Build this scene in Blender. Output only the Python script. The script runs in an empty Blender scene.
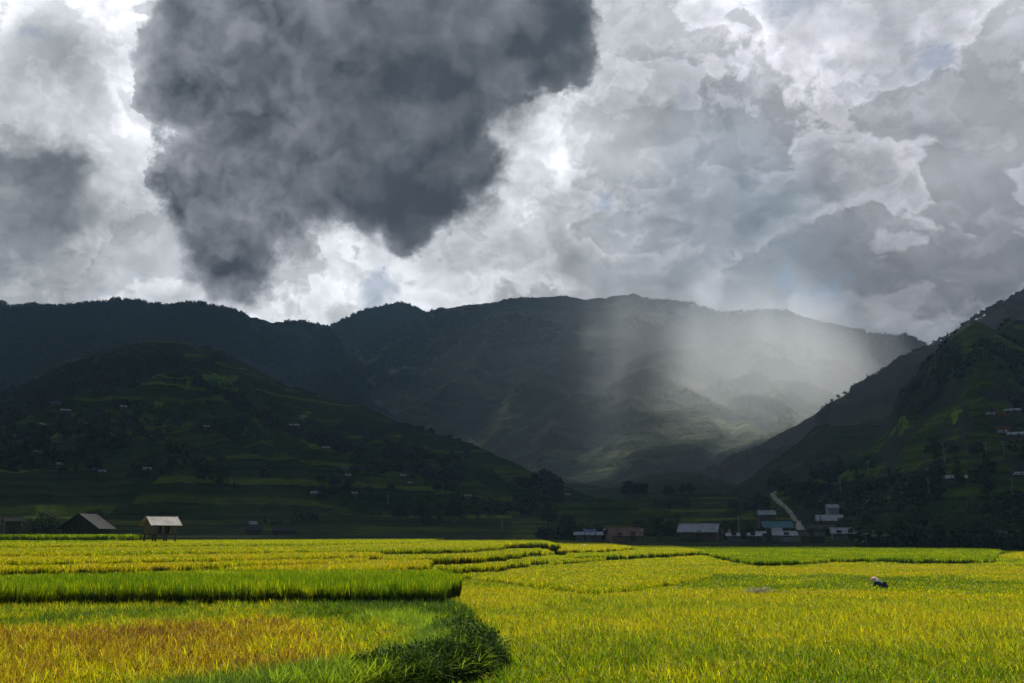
import bpy, math, random
import numpy as np
from mathutils import Vector, Matrix

R = math.radians
random.seed(7)
rng = np.random.default_rng(11)
SC = bpy.context.scene
COL = SC.collection

# ------------------------------------------------------------------ camera
CAM_Z, PITCH, FPX = 3.3, R(11.0), 995.0
cd = bpy.data.cameras.new('camera')
cam = bpy.data.objects.new('camera', cd)
COL.objects.link(cam)
cam.location = (0, 0, CAM_Z)
cam.rotation_euler = (math.pi / 2 + PITCH, 0, 0)
cd.sensor_width = 36.0
cd.lens = 36.0 * FPX / 1024.0
cd.clip_start, cd.clip_end = 0.1, 90000
SC.camera = cam

# air: haze and rain density per metre
HAZE_D, RAIN_D, MIST_D = 0.75e-4, 4.8e-4, 6.0e-4

# ------------------------------------------------------------------ render settings / exposure
SC.view_settings.view_transform = 'Standard'
SC.view_settings.look = 'None'
SC.view_settings.exposure = 0.5
SC.view_settings.gamma = 1.0
SC.view_settings.use_curve_mapping = False
SC.render.engine = 'CYCLES'
cy = SC.cycles
cy.use_denoising = True
cy.max_bounces = 5
cy.diffuse_bounces = 2
cy.glossy_bounces = 2
cy.transmission_bounces = 3
cy.volume_bounces = 0
cy.transparent_max_bounces = 6
cy.sample_clamp_indirect = 4
cy.caustics_reflective = cy.caustics_refractive = False

# ------------------------------------------------------------------ sun
SUN_EL, SUN_AZ = R(45.0), R(9.0)          # ahead of the camera, a little to the right
SUN = Vector((math.sin(SUN_AZ) * math.cos(SUN_EL), math.cos(SUN_AZ) * math.cos(SUN_EL), math.sin(SUN_EL)))
sl = bpy.data.lights.new('sun', 'SUN')
sl.energy = 5.0
sl.angle = R(0.5)
sl.color = (1.0, 0.96, 0.90)
so = bpy.data.objects.new('sun', sl)
COL.objects.link(so)
so.rotation_euler = (-SUN).to_track_quat('-Z', 'Y').to_euler()
so.location = (0, 0, 500)


def pix_dir(px, py):
    """world direction (x, y, z) seen at a pixel, horizontal length 1 -> (azimuth, tan(elevation))"""
    u = (np.asarray(px, float) - 512.0) / FPX
    v = (341.5 - np.asarray(py, float)) / FPX
    x = u
    y = math.cos(PITCH) - v * math.sin(PITCH)
    z = math.sin(PITCH) + v * math.cos(PITCH)
    h = np.sqrt(x * x + y * y)
    return np.arctan2(x, y), z / h


def on_plane(px, py, z):
    """ground point seen at a pixel for a surface at height z"""
    a, t = pix_dir(px, py)
    r = (z - CAM_Z) / t
    return float(r * np.sin(a)), float(r * np.cos(a))


# ------------------------------------------------------------------ node helper
class NT:
    def __init__(s, tree):
        s.t = tree
        tree.nodes.clear()

    def n(s, typ, ins=None, **kw):
        nd = s.t.nodes.new(typ)
        for k, v in kw.items():
            setattr(nd, k, v)
        for k, v in (ins or {}).items():
            sock = nd.inputs[k]
            if isinstance(v, bpy.types.NodeSocket):
                s.t.links.new(v, sock)
            else:
                sock.default_value = v
        return nd

    def m(s, op, a, b=0.0, c=0.0, clamp=False):
        nd = s.n('ShaderNodeMath', {0: a, 1: b, 2: c}, operation=op)
        nd.use_clamp = clamp
        return nd.outputs[0]

    def noise(s, vec, scale, detail=4, rough=0.5, dist=0.0, col=False, **kw):
        nd = s.n('ShaderNodeTexNoise', {'Vector': vec, 'Scale': scale, 'Detail': detail, 'Roughness': rough, 'Distortion': dist}, **kw)
        return nd.outputs['Color' if col else 'Fac']

    def vm(s, op, a, b=(0, 0, 0), sc=None):
        nd = s.n('ShaderNodeVectorMath', {0: a, 1: b}, operation=op)
        if sc is not None:
            if isinstance(sc, bpy.types.NodeSocket):
                s.t.links.new(sc, nd.inputs[3])
            else:
                nd.inputs[3].default_value = sc
        return nd.outputs[0]

    def sstep(s, x, a, b, lo=0.0, hi=1.0, kind='SMOOTHSTEP'):
        nd = s.n('ShaderNodeMapRange', {0: x, 1: a, 2: b, 3: lo, 4: hi}, interpolation_type=kind)
        return nd.outputs[0]

    def ramp(s, fac, stops, interp='LINEAR'):
        nd = s.n('ShaderNodeValToRGB', {0: fac})
        cr = nd.color_ramp
        cr.interpolation = interp
        while len(cr.elements) > 1:
            cr.elements.remove(cr.elements[-1])
        first = True
        for p, c in stops:
            if first:
                e = cr.elements[0]
                e.position = p
                first = False
            else:
                e = cr.elements.new(p)
            e.color = (c[0], c[1], c[2], 1)
        return nd.outputs[0]

    def mix(s, f, a, b, blend='MIX'):
        nd = s.n('ShaderNodeMix', data_type='RGBA', blend_type=blend)
        for i, v in ((0, f), (6, a), (7, b)):
            if isinstance(v, bpy.types.NodeSocket):
                s.t.links.new(v, nd.inputs[i])
            else:
                nd.inputs[i].default_value = v if not isinstance(v, tuple) else (v[0], v[1], v[2], 1)
        return nd.outputs[2]


def lin(v):
    v = v / 255.0
    return v / 12.92 if v <= 0.04045 else ((v + 0.055) / 1.055) ** 2.4


# ------------------------------------------------------------------ world: broken cloud over a Nishita sky
W = bpy.data.worlds.new('World')
SC.world = W
W.use_nodes = True
N = NT(W.node_tree)
tc = N.n('ShaderNodeTexCoord').outputs['Generated']
dirv = N.vm('NORMALIZE', tc)
sep = N.n('ShaderNodeSeparateXYZ', {0: dirv})
DX, DY, DZ = sep.outputs
AZ = N.m('MULTIPLY', N.m('ARCTAN2', DX, DY), 180 / math.pi)
EL = N.m('MULTIPLY', N.m('ARCSINE', DZ), 180 / math.pi)

GX = [0, 64, 128, 192, 256, 320, 384, 448, 512, 576, 640, 704, 768, 832, 896, 960, 1024]
GY = [0, 40, 80, 120, 160, 200, 240, 280, 320]
GV = np.array([
    [225, 226, 228, 222, 205, 205, 200, 190, 190, 205, 200, 205, 212, 226, 196, 192, 196],
    [216, 205, 215, 215, 215, 200, 200, 190, 190, 200, 196, 196, 216, 224, 186, 176, 178],
    [182, 176, 205, 225, 215, 200, 190, 190, 190, 196, 172, 138, 150, 206, 182, 172, 170],
    [200, 206, 232, 228, 215, 200, 200, 195, 205, 200, 174, 146, 178, 172, 170, 170, 170],
    [116, 108, 230, 225, 215, 200, 200, 195, 225, 238, 172, 178, 156, 180, 186, 192, 176],
    [150, 108, 200, 220, 210, 205, 205, 205, 222, 196, 150, 134, 140, 172, 190, 172, 166],
    [130, 146, 162, 190, 205, 218, 205, 205, 210, 165, 196, 134, 138, 156, 166, 176, 160],
    [160, 196, 210, 215, 215, 226, 218, 212, 202, 172, 174, 158, 148, 142, 150, 148, 144],
    [205, 216, 220, 222, 226, 222, 208, 212, 204, 190, 190, 192, 182, 168, 174, 158, 142]], float)


def pix_azel(px, py):
    a, t = pix_dir(px, py)
    return np.degrees(a), np.degrees(np.arctan(t))


def azel_pix(az, el):
    a, e = np.radians(az), np.radians(el)
    x, y, z = np.cos(e) * np.sin(a), np.cos(e) * np.cos(a), np.sin(e)
    f = y * math.cos(PITCH) + z * math.sin(PITCH)
    u = x / f
    v = (-y * math.sin(PITCH) + z * math.cos(PITCH)) / f
    return 512 + FPX * u, 341.5 - FPX * v


def grid_val(az, el):
    px, py = azel_pix(az, el)
    fx = np.clip(px / 64.0, 0, 15.999)
    fy = np.clip(py / 40.0, 0, 7.999)
    i, j = int(fx), int(fy)
    a, b = fx - i, fy - j
    return (GV[j, i] * (1 - a) + GV[j, i + 1] * a) * (1 - b) + (GV[j + 1, i] * (1 - a) + GV[j + 1, i + 1] * a) * b


# fractal warp of the look-up coordinates
w1 = N.vm('SUBTRACT', N.noise(dirv, 6.0, 5, 0.6, col=True), (0.5, 0.5, 0.5))
w2 = N.vm('SUBTRACT', N.noise(dirv, 22.0, 6, 0.62, col=True), (0.5, 0.5, 0.5))
wv = N.vm('ADD', N.vm('SCALE', w1, sc=9.0), N.vm('SCALE', w2, sc=4.5))
ws = N.n('ShaderNodeSeparateXYZ', {0: wv}).outputs
AZw = N.m('ADD', AZ, ws[0])
ELw = N.m('ADD', EL, ws[1])
azs = np.linspace(-32, 32, 21)
rows = []
els = [11.5, 14, 16.5, 19, 21.5, 24, 26.5, 29.5]
fac = N.m('DIVIDE', N.m('ADD', AZw, 32.0), 64.0, clamp=True)
for e in els:
    stops = []
    for k, a in enumerate(azs):
        v = 1.08 * lin(grid_val(a, e)) ** 1.28
        stops.append((k / 20.0, (v, v, v)))
    rows.append(N.ramp(fac, stops, 'EASE'))
cur = rows[0]
for k in range(1, len(els)):
    cur = N.mix(N.sstep(ELw, els[k - 1], els[k]), cur, rows[k])
# higher and behind: a thick, darker overcast
cur = N.mix(N.sstep(ELw, 31.0, 44.0), cur, (0.075, 0.08, 0.09))
cur = N.mix(N.sstep(DY, 0.45, -0.1), cur, (0.055, 0.06, 0.07))

# cumulus relief: billows, brighter on the side towards the sun
def billow(vec, sc_, det, rough):
    a = N.noise(vec, sc_, det, rough)
    b = N.m('ABSOLUTE', N.m('SUBTRACT', a, 0.5))
    return N.m('MULTIPLY', b, 2.0)


wdir = N.vm('ADD', dirv, N.vm('SCALE', w2, sc=0.03))
up = N.vm('ADD', wdir, (0.0, -0.004, 0.012))
b1 = billow(wdir, 11.0, 8, 0.58)
b2 = billow(up, 11.0, 8, 0.58)
relief = N.m('SUBTRACT', b1, b2)
fine = N.noise(dirv, 34.0, 8, 0.62)
broad = N.noise(dirv, 7.0, 6, 0.6)
gain = N.m('ADD', 1.0, N.m('MULTIPLY', relief, 0.55))
gain = N.m('ADD', gain, N.m('MULTIPLY', N.m('SUBTRACT', broad, 0.5), 0.5))
# silver-lined cloud edges: thin margins glow, the depth behind them turns grey
EDGE = [(0.0, .75), (0.30, 1.0), (0.45, 0.86), (0.475, 1.42), (0.515, 1.25), (0.58, 0.88), (0.68, 0.60), (1.0, 0.5)]
EDGE2 = [(0.0, 1.0), (0.49, 0.95), (0.515, 1.12), (0.57, 1.05), (0.70, 0.88), (1.0, 0.85)]
pv = N.vm('MULTIPLY', wdir, (1.0, 1.0, 1.5))
e1 = N.ramp(N.noise(pv, 6.5, 11, 0.56, 0.25), [(p, (v / 2, v / 2, v / 2)) for p, v in EDGE])
e2 = N.ramp(N.noise(N.vm('ADD', pv, (3.1, 1.7, 5.0)), 17.0, 9, 0.56, 0.2), [(p, (v / 2, v / 2, v / 2)) for p, v in EDGE2])
e1 = N.m('MULTIPLY', N.n('ShaderNodeSeparateXYZ', {0: e1}).outputs[0], 2.0)
e2 = N.m('MULTIPLY', N.n('ShaderNodeSeparateXYZ', {0: e2}).outputs[0], 2.0)
calm = N.sstep(N.noise(N.vm('ADD', dirv, (7.0, 0, 0)), 3.0, 3, 0.5), 0.36, 0.6, 0.45, 1.0)
e1 = N.m('ADD', 1.0, N.m('MULTIPLY', N.m('SUBTRACT', e1, 1.0), calm))
gain = N.m('MULTIPLY', gain, N.m('MULTIPLY', e1, e2))
gain = N.m('MULTIPLY', gain, N.m('ADD', 1.0, N.m('MULTIPLY', N.m('SUBTRACT', fine, 0.5), 0.22)))
gain = N.m('MAXIMUM', gain, 0.35)
back_c = N.vm('MULTIPLY', cur, N.n('ShaderNodeCombineXYZ', {0: gain, 1: gain, 2: gain}).outputs[0])
tint = N.mix(N.sstep(AZ, 2.0, 14.0), (0.985, 1.0, 1.045), (0.985, 0.985, 1.05))
back_c = N.vm('MULTIPLY', back_c, tint)

# thin places where the blue shows
nish = N.n('ShaderNodeTexSky', sky_type='NISHITA')
nish.sun_disc = False
nish.sun_elevation = SUN_EL
nish.sun_rotation = SUN_AZ
nish.altitude = 900
blue = N.vm('SCALE', nish.outputs[0], sc=0.05)
gapn = N.noise(dirv, 9.0, 7, 0.55, 0.4)
gap = N.m('MULTIPLY', N.sstep(gapn, 0.60, 0.68), 0.55)
base_sky = N.mix(gap, back_c, blue)

# the big dark cumulus: a union of lobes with a ragged border
lobes = [(200, 40, 78, 62), (175, 85, 50, 45), (285, 70, 125, 110), (400, 60, 150, 130), (250, 160, 100, 92), (330, 170, 120, 75),
         (226, 232, 60, 84), (435, 165, 85, 75), (545, 35, 66, 70), (415, 215, 62, 42), (190, 190, 40, 60), (350, -60, 300, 110)]
dw = N.vm('SUBTRACT', N.noise(dirv, 13.0, 8, 0.62, col=True), (0.5, 0.5, 0.5))
dws = N.n('ShaderNodeSeparateXYZ', {0: N.vm('SCALE', dw, sc=7.5)}).outputs
A2, E2 = N.m('ADD', AZ, dws[0]), N.m('ADD', EL, dws[1])
fld = None
for (x, y, rx, ry) in lobes:
    a, e = pix_azel(x, y)
    sx = N.m('MULTIPLY', N.m('SUBTRACT', A2, float(a)), 1.0 / (rx * 0.0545))
    sy = N.m('MULTIPLY', N.m('SUBTRACT', E2, float(e)), 1.0 / (ry * 0.0545))
    q = N.m('SUBTRACT', 1.0, N.m('ADD', N.m('MULTIPLY', sx, sx), N.m('MULTIPLY', sy, sy)))
    fld = q if fld is None else N.m('SMOOTH_MAX', fld, q, 0.25)
soft = N.sstep(N.noise(dirv, 4.0, 3, 0.5), 0.42, 0.62, 0.12, 0.50)
dark_a = N.n('ShaderNodeMapRange', {0: fld, 1: N.m('MULTIPLY', soft, -0.6), 2: soft}, interpolation_type='SMOOTHSTEP').outputs[0]
deep = N.sstep(fld, 0.0, 0.75)
dn = N.noise(N.vm('ADD', dirv, N.vm('SCALE', w2, sc=0.04)), 9.0, 8, 0.55)
dn2 = N.m('SUBTRACT', dn, N.noise(N.vm('ADD', N.vm('ADD', dirv, N.vm('SCALE', w2, sc=0.04)), (0.0, 0.0, 0.02)), 9.0, 8, 0.55))
dl = N.m('ADD', N.m('MULTIPLY', N.sstep(dn, 0.36, 0.72), 0.085), 0.062)
dl = N.m('ADD', dl, N.m('MULTIPLY', dn2, 0.40))
dl = N.m('ADD', dl, N.m('MULTIPLY', N.m('SUBTRACT', 1.0, deep), 0.11))
dl = N.m('MULTIPLY', dl, N.sstep(A2, -20.0, -5.0, 1.75, 0.85))
dl = N.m('MULTIPLY', dl, N.sstep(EL, 28.0, 14.0, 0.92, 1.25))
puff = N.ramp(N.noise(pv, 8.0, 10, 0.55, 0.2), [(0.0, (.42,) * 3), (0.47, (.46,) * 3), (0.51, (.57,) * 3), (0.60, (.50,) * 3), (0.75, (.44,) * 3)])
dl = N.m('MULTIPLY', dl, N.m('MULTIPLY', N.n('ShaderNodeSeparateXYZ', {0: puff}).outputs[0], 2.0))
dl = N.m('MAXIMUM', N.m('MULTIPLY', dl, 0.92), 0.038)
dark_c = N.vm('MULTIPLY', N.n('ShaderNodeCombineXYZ', {0: dl, 1: dl, 2: dl}).outputs[0], (0.99, 1.0, 1.09))
sky_c = N.mix(dark_a, base_sky, dark_c)
# below the horizon
sky_c = N.mix(N.sstep(DZ, 0.0, -0.05), sky_c, (0.03, 0.035, 0.03))
bg = N.n('ShaderNodeBackground', {0: sky_c, 1: 1.0})
wo = N.n('ShaderNodeOutputWorld')
W.node_tree.links.new(bg.outputs[0], wo.inputs[0])
W.cycles.sampling_method = 'MANUAL'
W.cycles.sample_map_resolution = 512

# ------------------------------------------------------------------ tagging helpers
def tag(o, label=None, cat=None, group=None, kind=None):
    if label: o['label'] = label
    if cat: o['category'] = cat
    if group: o['group'] = group
    if kind: o['kind'] = kind
    return o


def np_mesh(name, V, F, mats=(), smooth=False, mi=None):
    """V (n,3), F (m,k) with constant k"""
    me = bpy.data.meshes.new(name)
    V = np.asarray(V, np.float32)
    F = np.asarray(F, np.int32)
    m, k = F.shape
    me.vertices.add(len(V))
    me.vertices.foreach_set('co', V.ravel())
    me.loops.add(m * k)
    me.loops.foreach_set('vertex_index', F.ravel())
    me.polygons.add(m)
    me.polygons.foreach_set('loop_start', np.arange(0, m * k, k, dtype=np.int32))
    me.polygons.foreach_set('loop_total', np.full(m, k, np.int32))
    if smooth:
        me.polygons.foreach_set('use_smooth', np.ones(m, bool))
    for mt in mats:
        me.materials.append(mt)
    if mi is not None:
        me.polygons.foreach_set('material_index', np.asarray(mi, np.int32))
    me.update(calc_edges=True)
    me.validate()
    return me


def link(name, me, parent=None, loc=None, rz=0.0):
    o = bpy.data.objects.new(name, me)
    COL.objects.link(o)
    if parent is not None:
        o.parent = parent
    if loc is not None:
        o.location = loc
    o.rotation_euler.z = rz
    return o


class MB:
    """collects polygons into one mesh"""
    def __init__(s):
        s.v, s.f, s.m = [], [], []

    def poly(s, pts, faces, mi=0):
        b = len(s.v)
        s.v += [tuple(p) for p in pts]
        s.f += [tuple(b + i for i in f) for f in faces]
        s.m += [mi] * len(faces)

    def box(s, c, d, rot=None, mi=0):
        x, y, z = d[0] / 2, d[1] / 2, d[2] / 2
        P = [Vector((i * x, j * y, k * z)) for i in (-1, 1) for j in (-1, 1) for k in (-1, 1)]
        if rot is not None:
            P = [rot @ p for p in P]
        P = [p + Vector(c) for p in P]
        s.poly(P, [(0, 1, 3, 2), (4, 6, 7, 5), (0, 4, 5, 1), (2, 3, 7, 6), (0, 2, 6, 4), (1, 5, 7, 3)], mi)

    def tube(s, pts, rad, n=8, mi=0):
        pts = [Vector(p) for p in pts]
        rings = []
        for i, p in enumerate(pts):
            d = (pts[min(i + 1, len(pts) - 1)] - pts[max(i - 1, 0)]).normalized()
            a = d.orthogonal().normalized()
            b = d.cross(a)
            rr = rad[i] if isinstance(rad, (list, tuple)) else rad
            rings.append([p + (a * math.cos(t) + b * math.sin(t)) * rr for t in [2 * math.pi * k / n for k in range(n)]])
        P = [q for r_ in rings for q in r_]
        F = []
        for i in range(len(pts) - 1):
            for k in range(n):
                F.append((i * n + k, i * n + (k + 1) % n, (i + 1) * n + (k + 1) % n, (i + 1) * n + k))
        F.append(tuple(range(n - 1, -1, -1)))
        F.append(tuple((len(pts) - 1) * n + k for k in range(n)))
        s.poly(P, F, mi)

    def prism(s, outline, y0, y1, mi=0):
        """outline in xz, extruded along y"""
        n = len(outline)
        P = [(x, y0, z) for x, z in outline] + [(x, y1, z) for x, z in outline]
        F = [tuple(range(n)), tuple(range(2 * n - 1, n - 1, -1))]
        F += [(i, i + n, (i + 1) % n + n, (i + 1) % n) for i in range(n)]
        s.poly(P, F, mi)

    def build(s, name, mats, parent=None, smooth=False):
        me = bpy.data.meshes.new(name)
        me.from_pydata(s.v, [], s.f)
        for m_ in (mats if isinstance(mats, (list, tuple)) else [mats]):
            me.materials.append(m_)
        me.polygons.foreach_set('material_index', s.m)
        if smooth:
            me.polygons.foreach_set('use_smooth', [True] * len(me.polygons))
        me.update()
        return link(name, me, parent)


def empty(name, loc, rz=0.0):
    o = bpy.data.objects.new(name, None)
    o.empty_display_size = 0.3
    COL.objects.link(o)
    o.location = loc
    o.rotation_euler.z = rz
    return o


# ------------------------------------------------------------------ numpy noise
_T = np.random.default_rng(5).random((256, 256))


def vnoise(x, y):
    ix, iy = np.floor(x).astype(np.int64), np.floor(y).astype(np.int64)
    fx, fy = x - ix, y - iy
    fx = fx * fx * fx * (fx * (fx * 6 - 15) + 10)
    fy = fy * fy * fy * (fy * (fy * 6 - 15) + 10)
    a, b = _T[ix & 255, iy & 255], _T[(ix + 1) & 255, iy & 255]
    c, d = _T[ix & 255, (iy + 1) & 255], _T[(ix + 1) & 255, (iy + 1) & 255]
    return (a * (1 - fx) + b * fx) * (1 - fy) + (c * (1 - fx) + d * fx) * fy


def fbm(x, y, octv=5, gain=0.5, seed=0.0):
    x, y = np.asarray(x, float) + seed * 17.3, np.asarray(y, float) - seed * 9.1
    s, a, t = 0.0, 1.0, 0.0
    for k in range(octv):
        s = s + a * vnoise(x, y)
        t += a
        a *= gain
        x, y = 1.6 * x - 1.2 * y + 3.7, 1.2 * x + 1.6 * y + 1.3
    return s / t            # 0..1


def ridged(x, y, octv=4, gain=0.5, seed=0.0):
    x, y = np.asarray(x, float) + seed * 17.3, np.asarray(y, float) - seed * 9.1
    s, a, t = 0.0, 1.0, 0.0
    for k in range(octv):
        s = s + a * (1 - np.abs(2 * vnoise(x, y) - 1)) ** 1.5
        t += a
        a *= gain
        x, y = 1.6 * x - 1.2 * y + 3.7, 1.2 * x + 1.6 * y + 1.3
    return s / t


def sm(x, a, b):
    t = np.clip((x - a) / (b - a), 0, 1)
    return t * t * (3 - 2 * t)


# ------------------------------------------------------------------ materials
def principled(name, col, rough=0.8, metal=0.0, var=0.25, scale=6.0, bump=0.0, spec=0.3, coord='Object', col2=None):
    m = bpy.data.materials.new(name)
    m.use_nodes = True
    n = NT(m.node_tree)
    co = n.n('ShaderNodeTexCoord').outputs[coord]
    f = n.noise(co, scale, 6, 0.6)
    c2 = col2 or tuple(c * (1 - var) * 0.8 for c in col)
    c = n.mix(n.sstep(f, 0.35, 0.65), c2, tuple(min(1, c_ * (1 + var * 0.4)) for c_ in col))
    p = n.n('ShaderNodeBsdfPrincipled', {'Base Color': c, 'Roughness': rough, 'Metallic': metal, 'Specular IOR Level': spec})
    if bump:
        b = n.n('ShaderNodeBump', {'Strength': 0.6, 'Distance': bump, 'Height': f})
        m.node_tree.links.new(b.outputs[0], p.inputs['Normal'])
    o = n.n('ShaderNodeOutputMaterial', {0: p.outputs[0]})
    return m


def wood_mat(name, col, col2, axis=2):
    m = bpy.data.materials.new(name)
    m.use_nodes = True
    n = NT(m.node_tree)
    co = n.n('ShaderNodeTexCoord').outputs['Object']
    sc = [9.0, 9.0, 9.0]
    sc[axis] = 0.8
    st = n.vm('MULTIPLY', co, tuple(sc))
    f = n.noise(st, 1.0, 6, 0.65)
    c = n.mix(n.sstep(f, 0.3, 0.7), col2, col)
    p = n.n('ShaderNodeBsdfPrincipled', {'Base Color': c, 'Roughness': 0.85, 'Specular IOR Level': 0.2})
    b = n.n('ShaderNodeBump', {'Strength': 0.5, 'Distance': 0.02, 'Height': f})
    m.node_tree.links.new(b.outputs[0], p.inputs['Normal'])
    n.n('ShaderNodeOutputMaterial', {0: p.outputs[0]})
    return m


def leaf_mat(name, c1, c2, transl=0.35, inst=False):
    m = bpy.data.materials.new(name)
    m.use_nodes = True
    n = NT(m.node_tree)
    co = n.n('ShaderNodeNewGeometry').outputs['Position']
    f = n.noise(co, 1.3 if not inst else 0.05, 4, 0.6)
    f2 = n.n('ShaderNodeNewGeometry').outputs['Random Per Island']
    ff = n.m('ADD', n.m('MULTIPLY', f, 0.6), n.m('MULTIPLY', f2, 0.4))
    c = n.mix(n.sstep(ff, 0.25, 0.75), c1, c2)
    d = n.n('ShaderNodeBsdfPrincipled', {'Base Color': c, 'Roughness': 0.6, 'Specular IOR Level': 0.25})
    t = n.n('ShaderNodeBsdfTranslucent', {'Color': c})
    mx = n.n('ShaderNodeMixShader', {0: transl, 1: d.outputs[0], 2: t.outputs[0]})
    n.n('ShaderNodeOutputMaterial', {0: mx.outputs[0]})
    return m


def rice_mat(name, stops, transl=0.45, rough=0.7):
    """blade colour runs along the per-clump attribute 'tint'"""
    m = bpy.data.materials.new(name)
    m.use_nodes = True
    n = NT(m.node_tree)
    t = n.n('ShaderNodeAttribute', attribute_type='INSTANCER', attribute_name='tint').outputs['Fac']
    isl = n.n('ShaderNodeNewGeometry').outputs['Random Per Island']
    f = n.m('ADD', t, n.m('MULTIPLY', n.m('SUBTRACT', n.m('FRACT', n.m('MULTIPLY', isl, 7.31)), 0.5), 0.30), clamp=True)
    c = n.ramp(f, stops)
    hv = n.m('ADD', 0.48, n.m('MULTIPLY', n.m('POWER', isl, 1.5), 1.62))
    c = n.vm('SCALE', c, sc=hv)
    d = n.n('ShaderNodeBsdfPrincipled', {'Base Color': c, 'Roughness': rough, 'Specular IOR Level': 0.06})
    tr = n.n('ShaderNodeBsdfTranslucent', {'Color': c})
    mx = n.n('ShaderNodeMixShader', {0: transl, 1: d.outputs[0], 2: tr.outputs[0]})
    n.n('ShaderNodeOutputMaterial', {0: mx.outputs[0]})
    return m


def terrain_mat(name, dark, mid, light, soil, terr=1.0, step=3.0, patch=0.012, bumpd=3.0, rock=0.0, lightness=0.58):
    """vegetated slope: woodland, meadow and terraced plots following the contour lines"""
    m = bpy.data.materials.new(name)
    m.use_nodes = True
    n = NT(m.node_tree)
    g = n.n('ShaderNodeNewGeometry')
    P = g.outputs['Position']
    z = n.n('ShaderNodeSeparateXYZ', {0: P}).outputs[2]
    wob = n.noise(P, 0.004, 5, 0.55)
    big = n.noise(P, patch * 0.35, 6, 0.6, 0.5)
    med = n.noise(P, patch * 2.2, 6, 0.62, 0.6)
    fin = n.noise(P, patch * 14, 5, 0.65)
    c = n.mix(n.sstep(big, 0.40, 0.62), dark, mid)
    c = n.mix(n.m('MULTIPLY', n.sstep(med, lightness - 0.06, lightness + 0.08), 0.75), c, light)
    if terr > 0:
        zz = n.m('DIVIDE', n.m('ADD', z, n.m('MULTIPLY', wob, step * 6)), step)
        lvl = n.m('FLOOR', zz)
        fr = n.m('FRACT', zz)
        # every level is broken into plots of its own tone
        cell = n.n('ShaderNodeCombineXYZ', {0: n.m('MULTIPLY', n.n('ShaderNodeSeparateXYZ', {0: P}).outputs[0], 0.012), 1: lvl, 2: 0.0}).outputs[0]
        cellf = n.n('ShaderNodeTexWhiteNoise', {'Vector': n.vm('FLOOR', cell)}, noise_dimensions='3D').outputs[0]
        tone = n.mix(n.sstep(cellf, 0.35, 1.0), mid, light)
        mask = n.m('MULTIPLY', n.sstep(n.noise(P, patch * 0.6, 5, 0.6), 0.42, 0.56), terr)
        c = n.mix(mask, c, tone)
        edge = n.m('MULTIPLY', n.sstep(fr, 0.62, 0.80), n.m('MULTIPLY', mask, 0.8))
        c = n.mix(edge, c, dark)
    c = n.mix(n.m('MULTIPLY', n.sstep(n.noise(P, patch * 1.3, 4, 0.6, 1.0), 0.66, 0.76), 0.7), c, soil)
    slope = n.n('ShaderNodeSeparateXYZ', {0: g.outputs['Normal']}).outputs[2]
    if rock:
        c = n.mix(n.m('MULTIPLY', n.sstep(slope, 0.62, 0.48), rock), c, (0.045, 0.045, 0.042))
    gl = n.m('ADD', 0.55, n.m('MULTIPLY', fin, 0.9))
    c = n.vm('SCALE', c, sc=gl)
    p = n.n('ShaderNodeBsdfPrincipled', {'Base Color': c, 'Roughness': 0.95, 'Specular IOR Level': 0.05})
    b = n.n('ShaderNodeBump', {'Strength': 0.9, 'Distance': bumpd, 'Height': n.m('ADD', fin, med)})
    m.node_tree.links.new(b.outputs[0], p.inputs['Normal'])
    n.n('ShaderNodeOutputMaterial', {0: p.outputs[0]})
    return m


M_valley = terrain_mat('valley_fields', (0.006, 0.013, 0.002), (0.022, 0.040, 0.004), (0.110, 0.130, 0.008), (0.05, 0.036, 0.016), 1.0, 2.2, 0.016, 0.8)
M_lhill = terrain_mat('left_hill_slope', (0.007, 0.015, 0.004), (0.024, 0.042, 0.008), (0.120, 0.160, 0.016), (0.065, 0.04, 0.025), 0.8, 5.0, 0.010, 3.0, lightness=0.60)
M_rhill = terrain_mat('right_hill_slope', (0.012, 0.024, 0.005), (0.036, 0.062, 0.010), (0.105, 0.155, 0.014), (0.08, 0.05, 0.03), 0.55, 4.0, 0.012, 3.0, rock=0.9, lightness=0.55)
M_ridge = terrain_mat('ridge_slope', (0.036, 0.044, 0.026), (0.058, 0.068, 0.035), (0.105, 0.110, 0.055), (0.08, 0.065, 0.045), 0.25, 8.0, 0.008, 5.0, lightness=0.60)
M_mtn = terrain_mat('mountain_slope', (0.034, 0.050, 0.028), (0.095, 0.120, 0.055), (0.27, 0.29, 0.14), (0.13, 0.11, 0.075), 0.3, 14.0, 0.0035, 12.0, lightness=0.56)
M_far = terrain_mat('far_forest_slope', (0.016, 0.032, 0.026), (0.030, 0.052, 0.038), (0.060, 0.085, 0.050), (0.05, 0.045, 0.035), 0.0, 14.0, 0.004, 12.0, lightness=0.62)
M_soil = principled('field_mud', (0.06, 0.055, 0.025), 0.95, var=0.4, scale=0.6, col2=(0.03, 0.035, 0.012))

# ------------------------------------------------------------------ terrain layers (polar about the origin: azimuth, range)
def crest(pts):
    px, py = np.array(pts, float).T
    return pix_dir(px, py)


def terrace(z, step, k):
    t = z / step
    i = np.floor(t)
    f = t - i
    return step * (i + np.clip((f - 0.72) / 0.28, 0, 1) * k + f * (1 - k))


FL_R = np.array([0, 150, 185, 250, 330, 500, 700, 900, 1300, 2000, 3000, 4500, 7000.])


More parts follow.
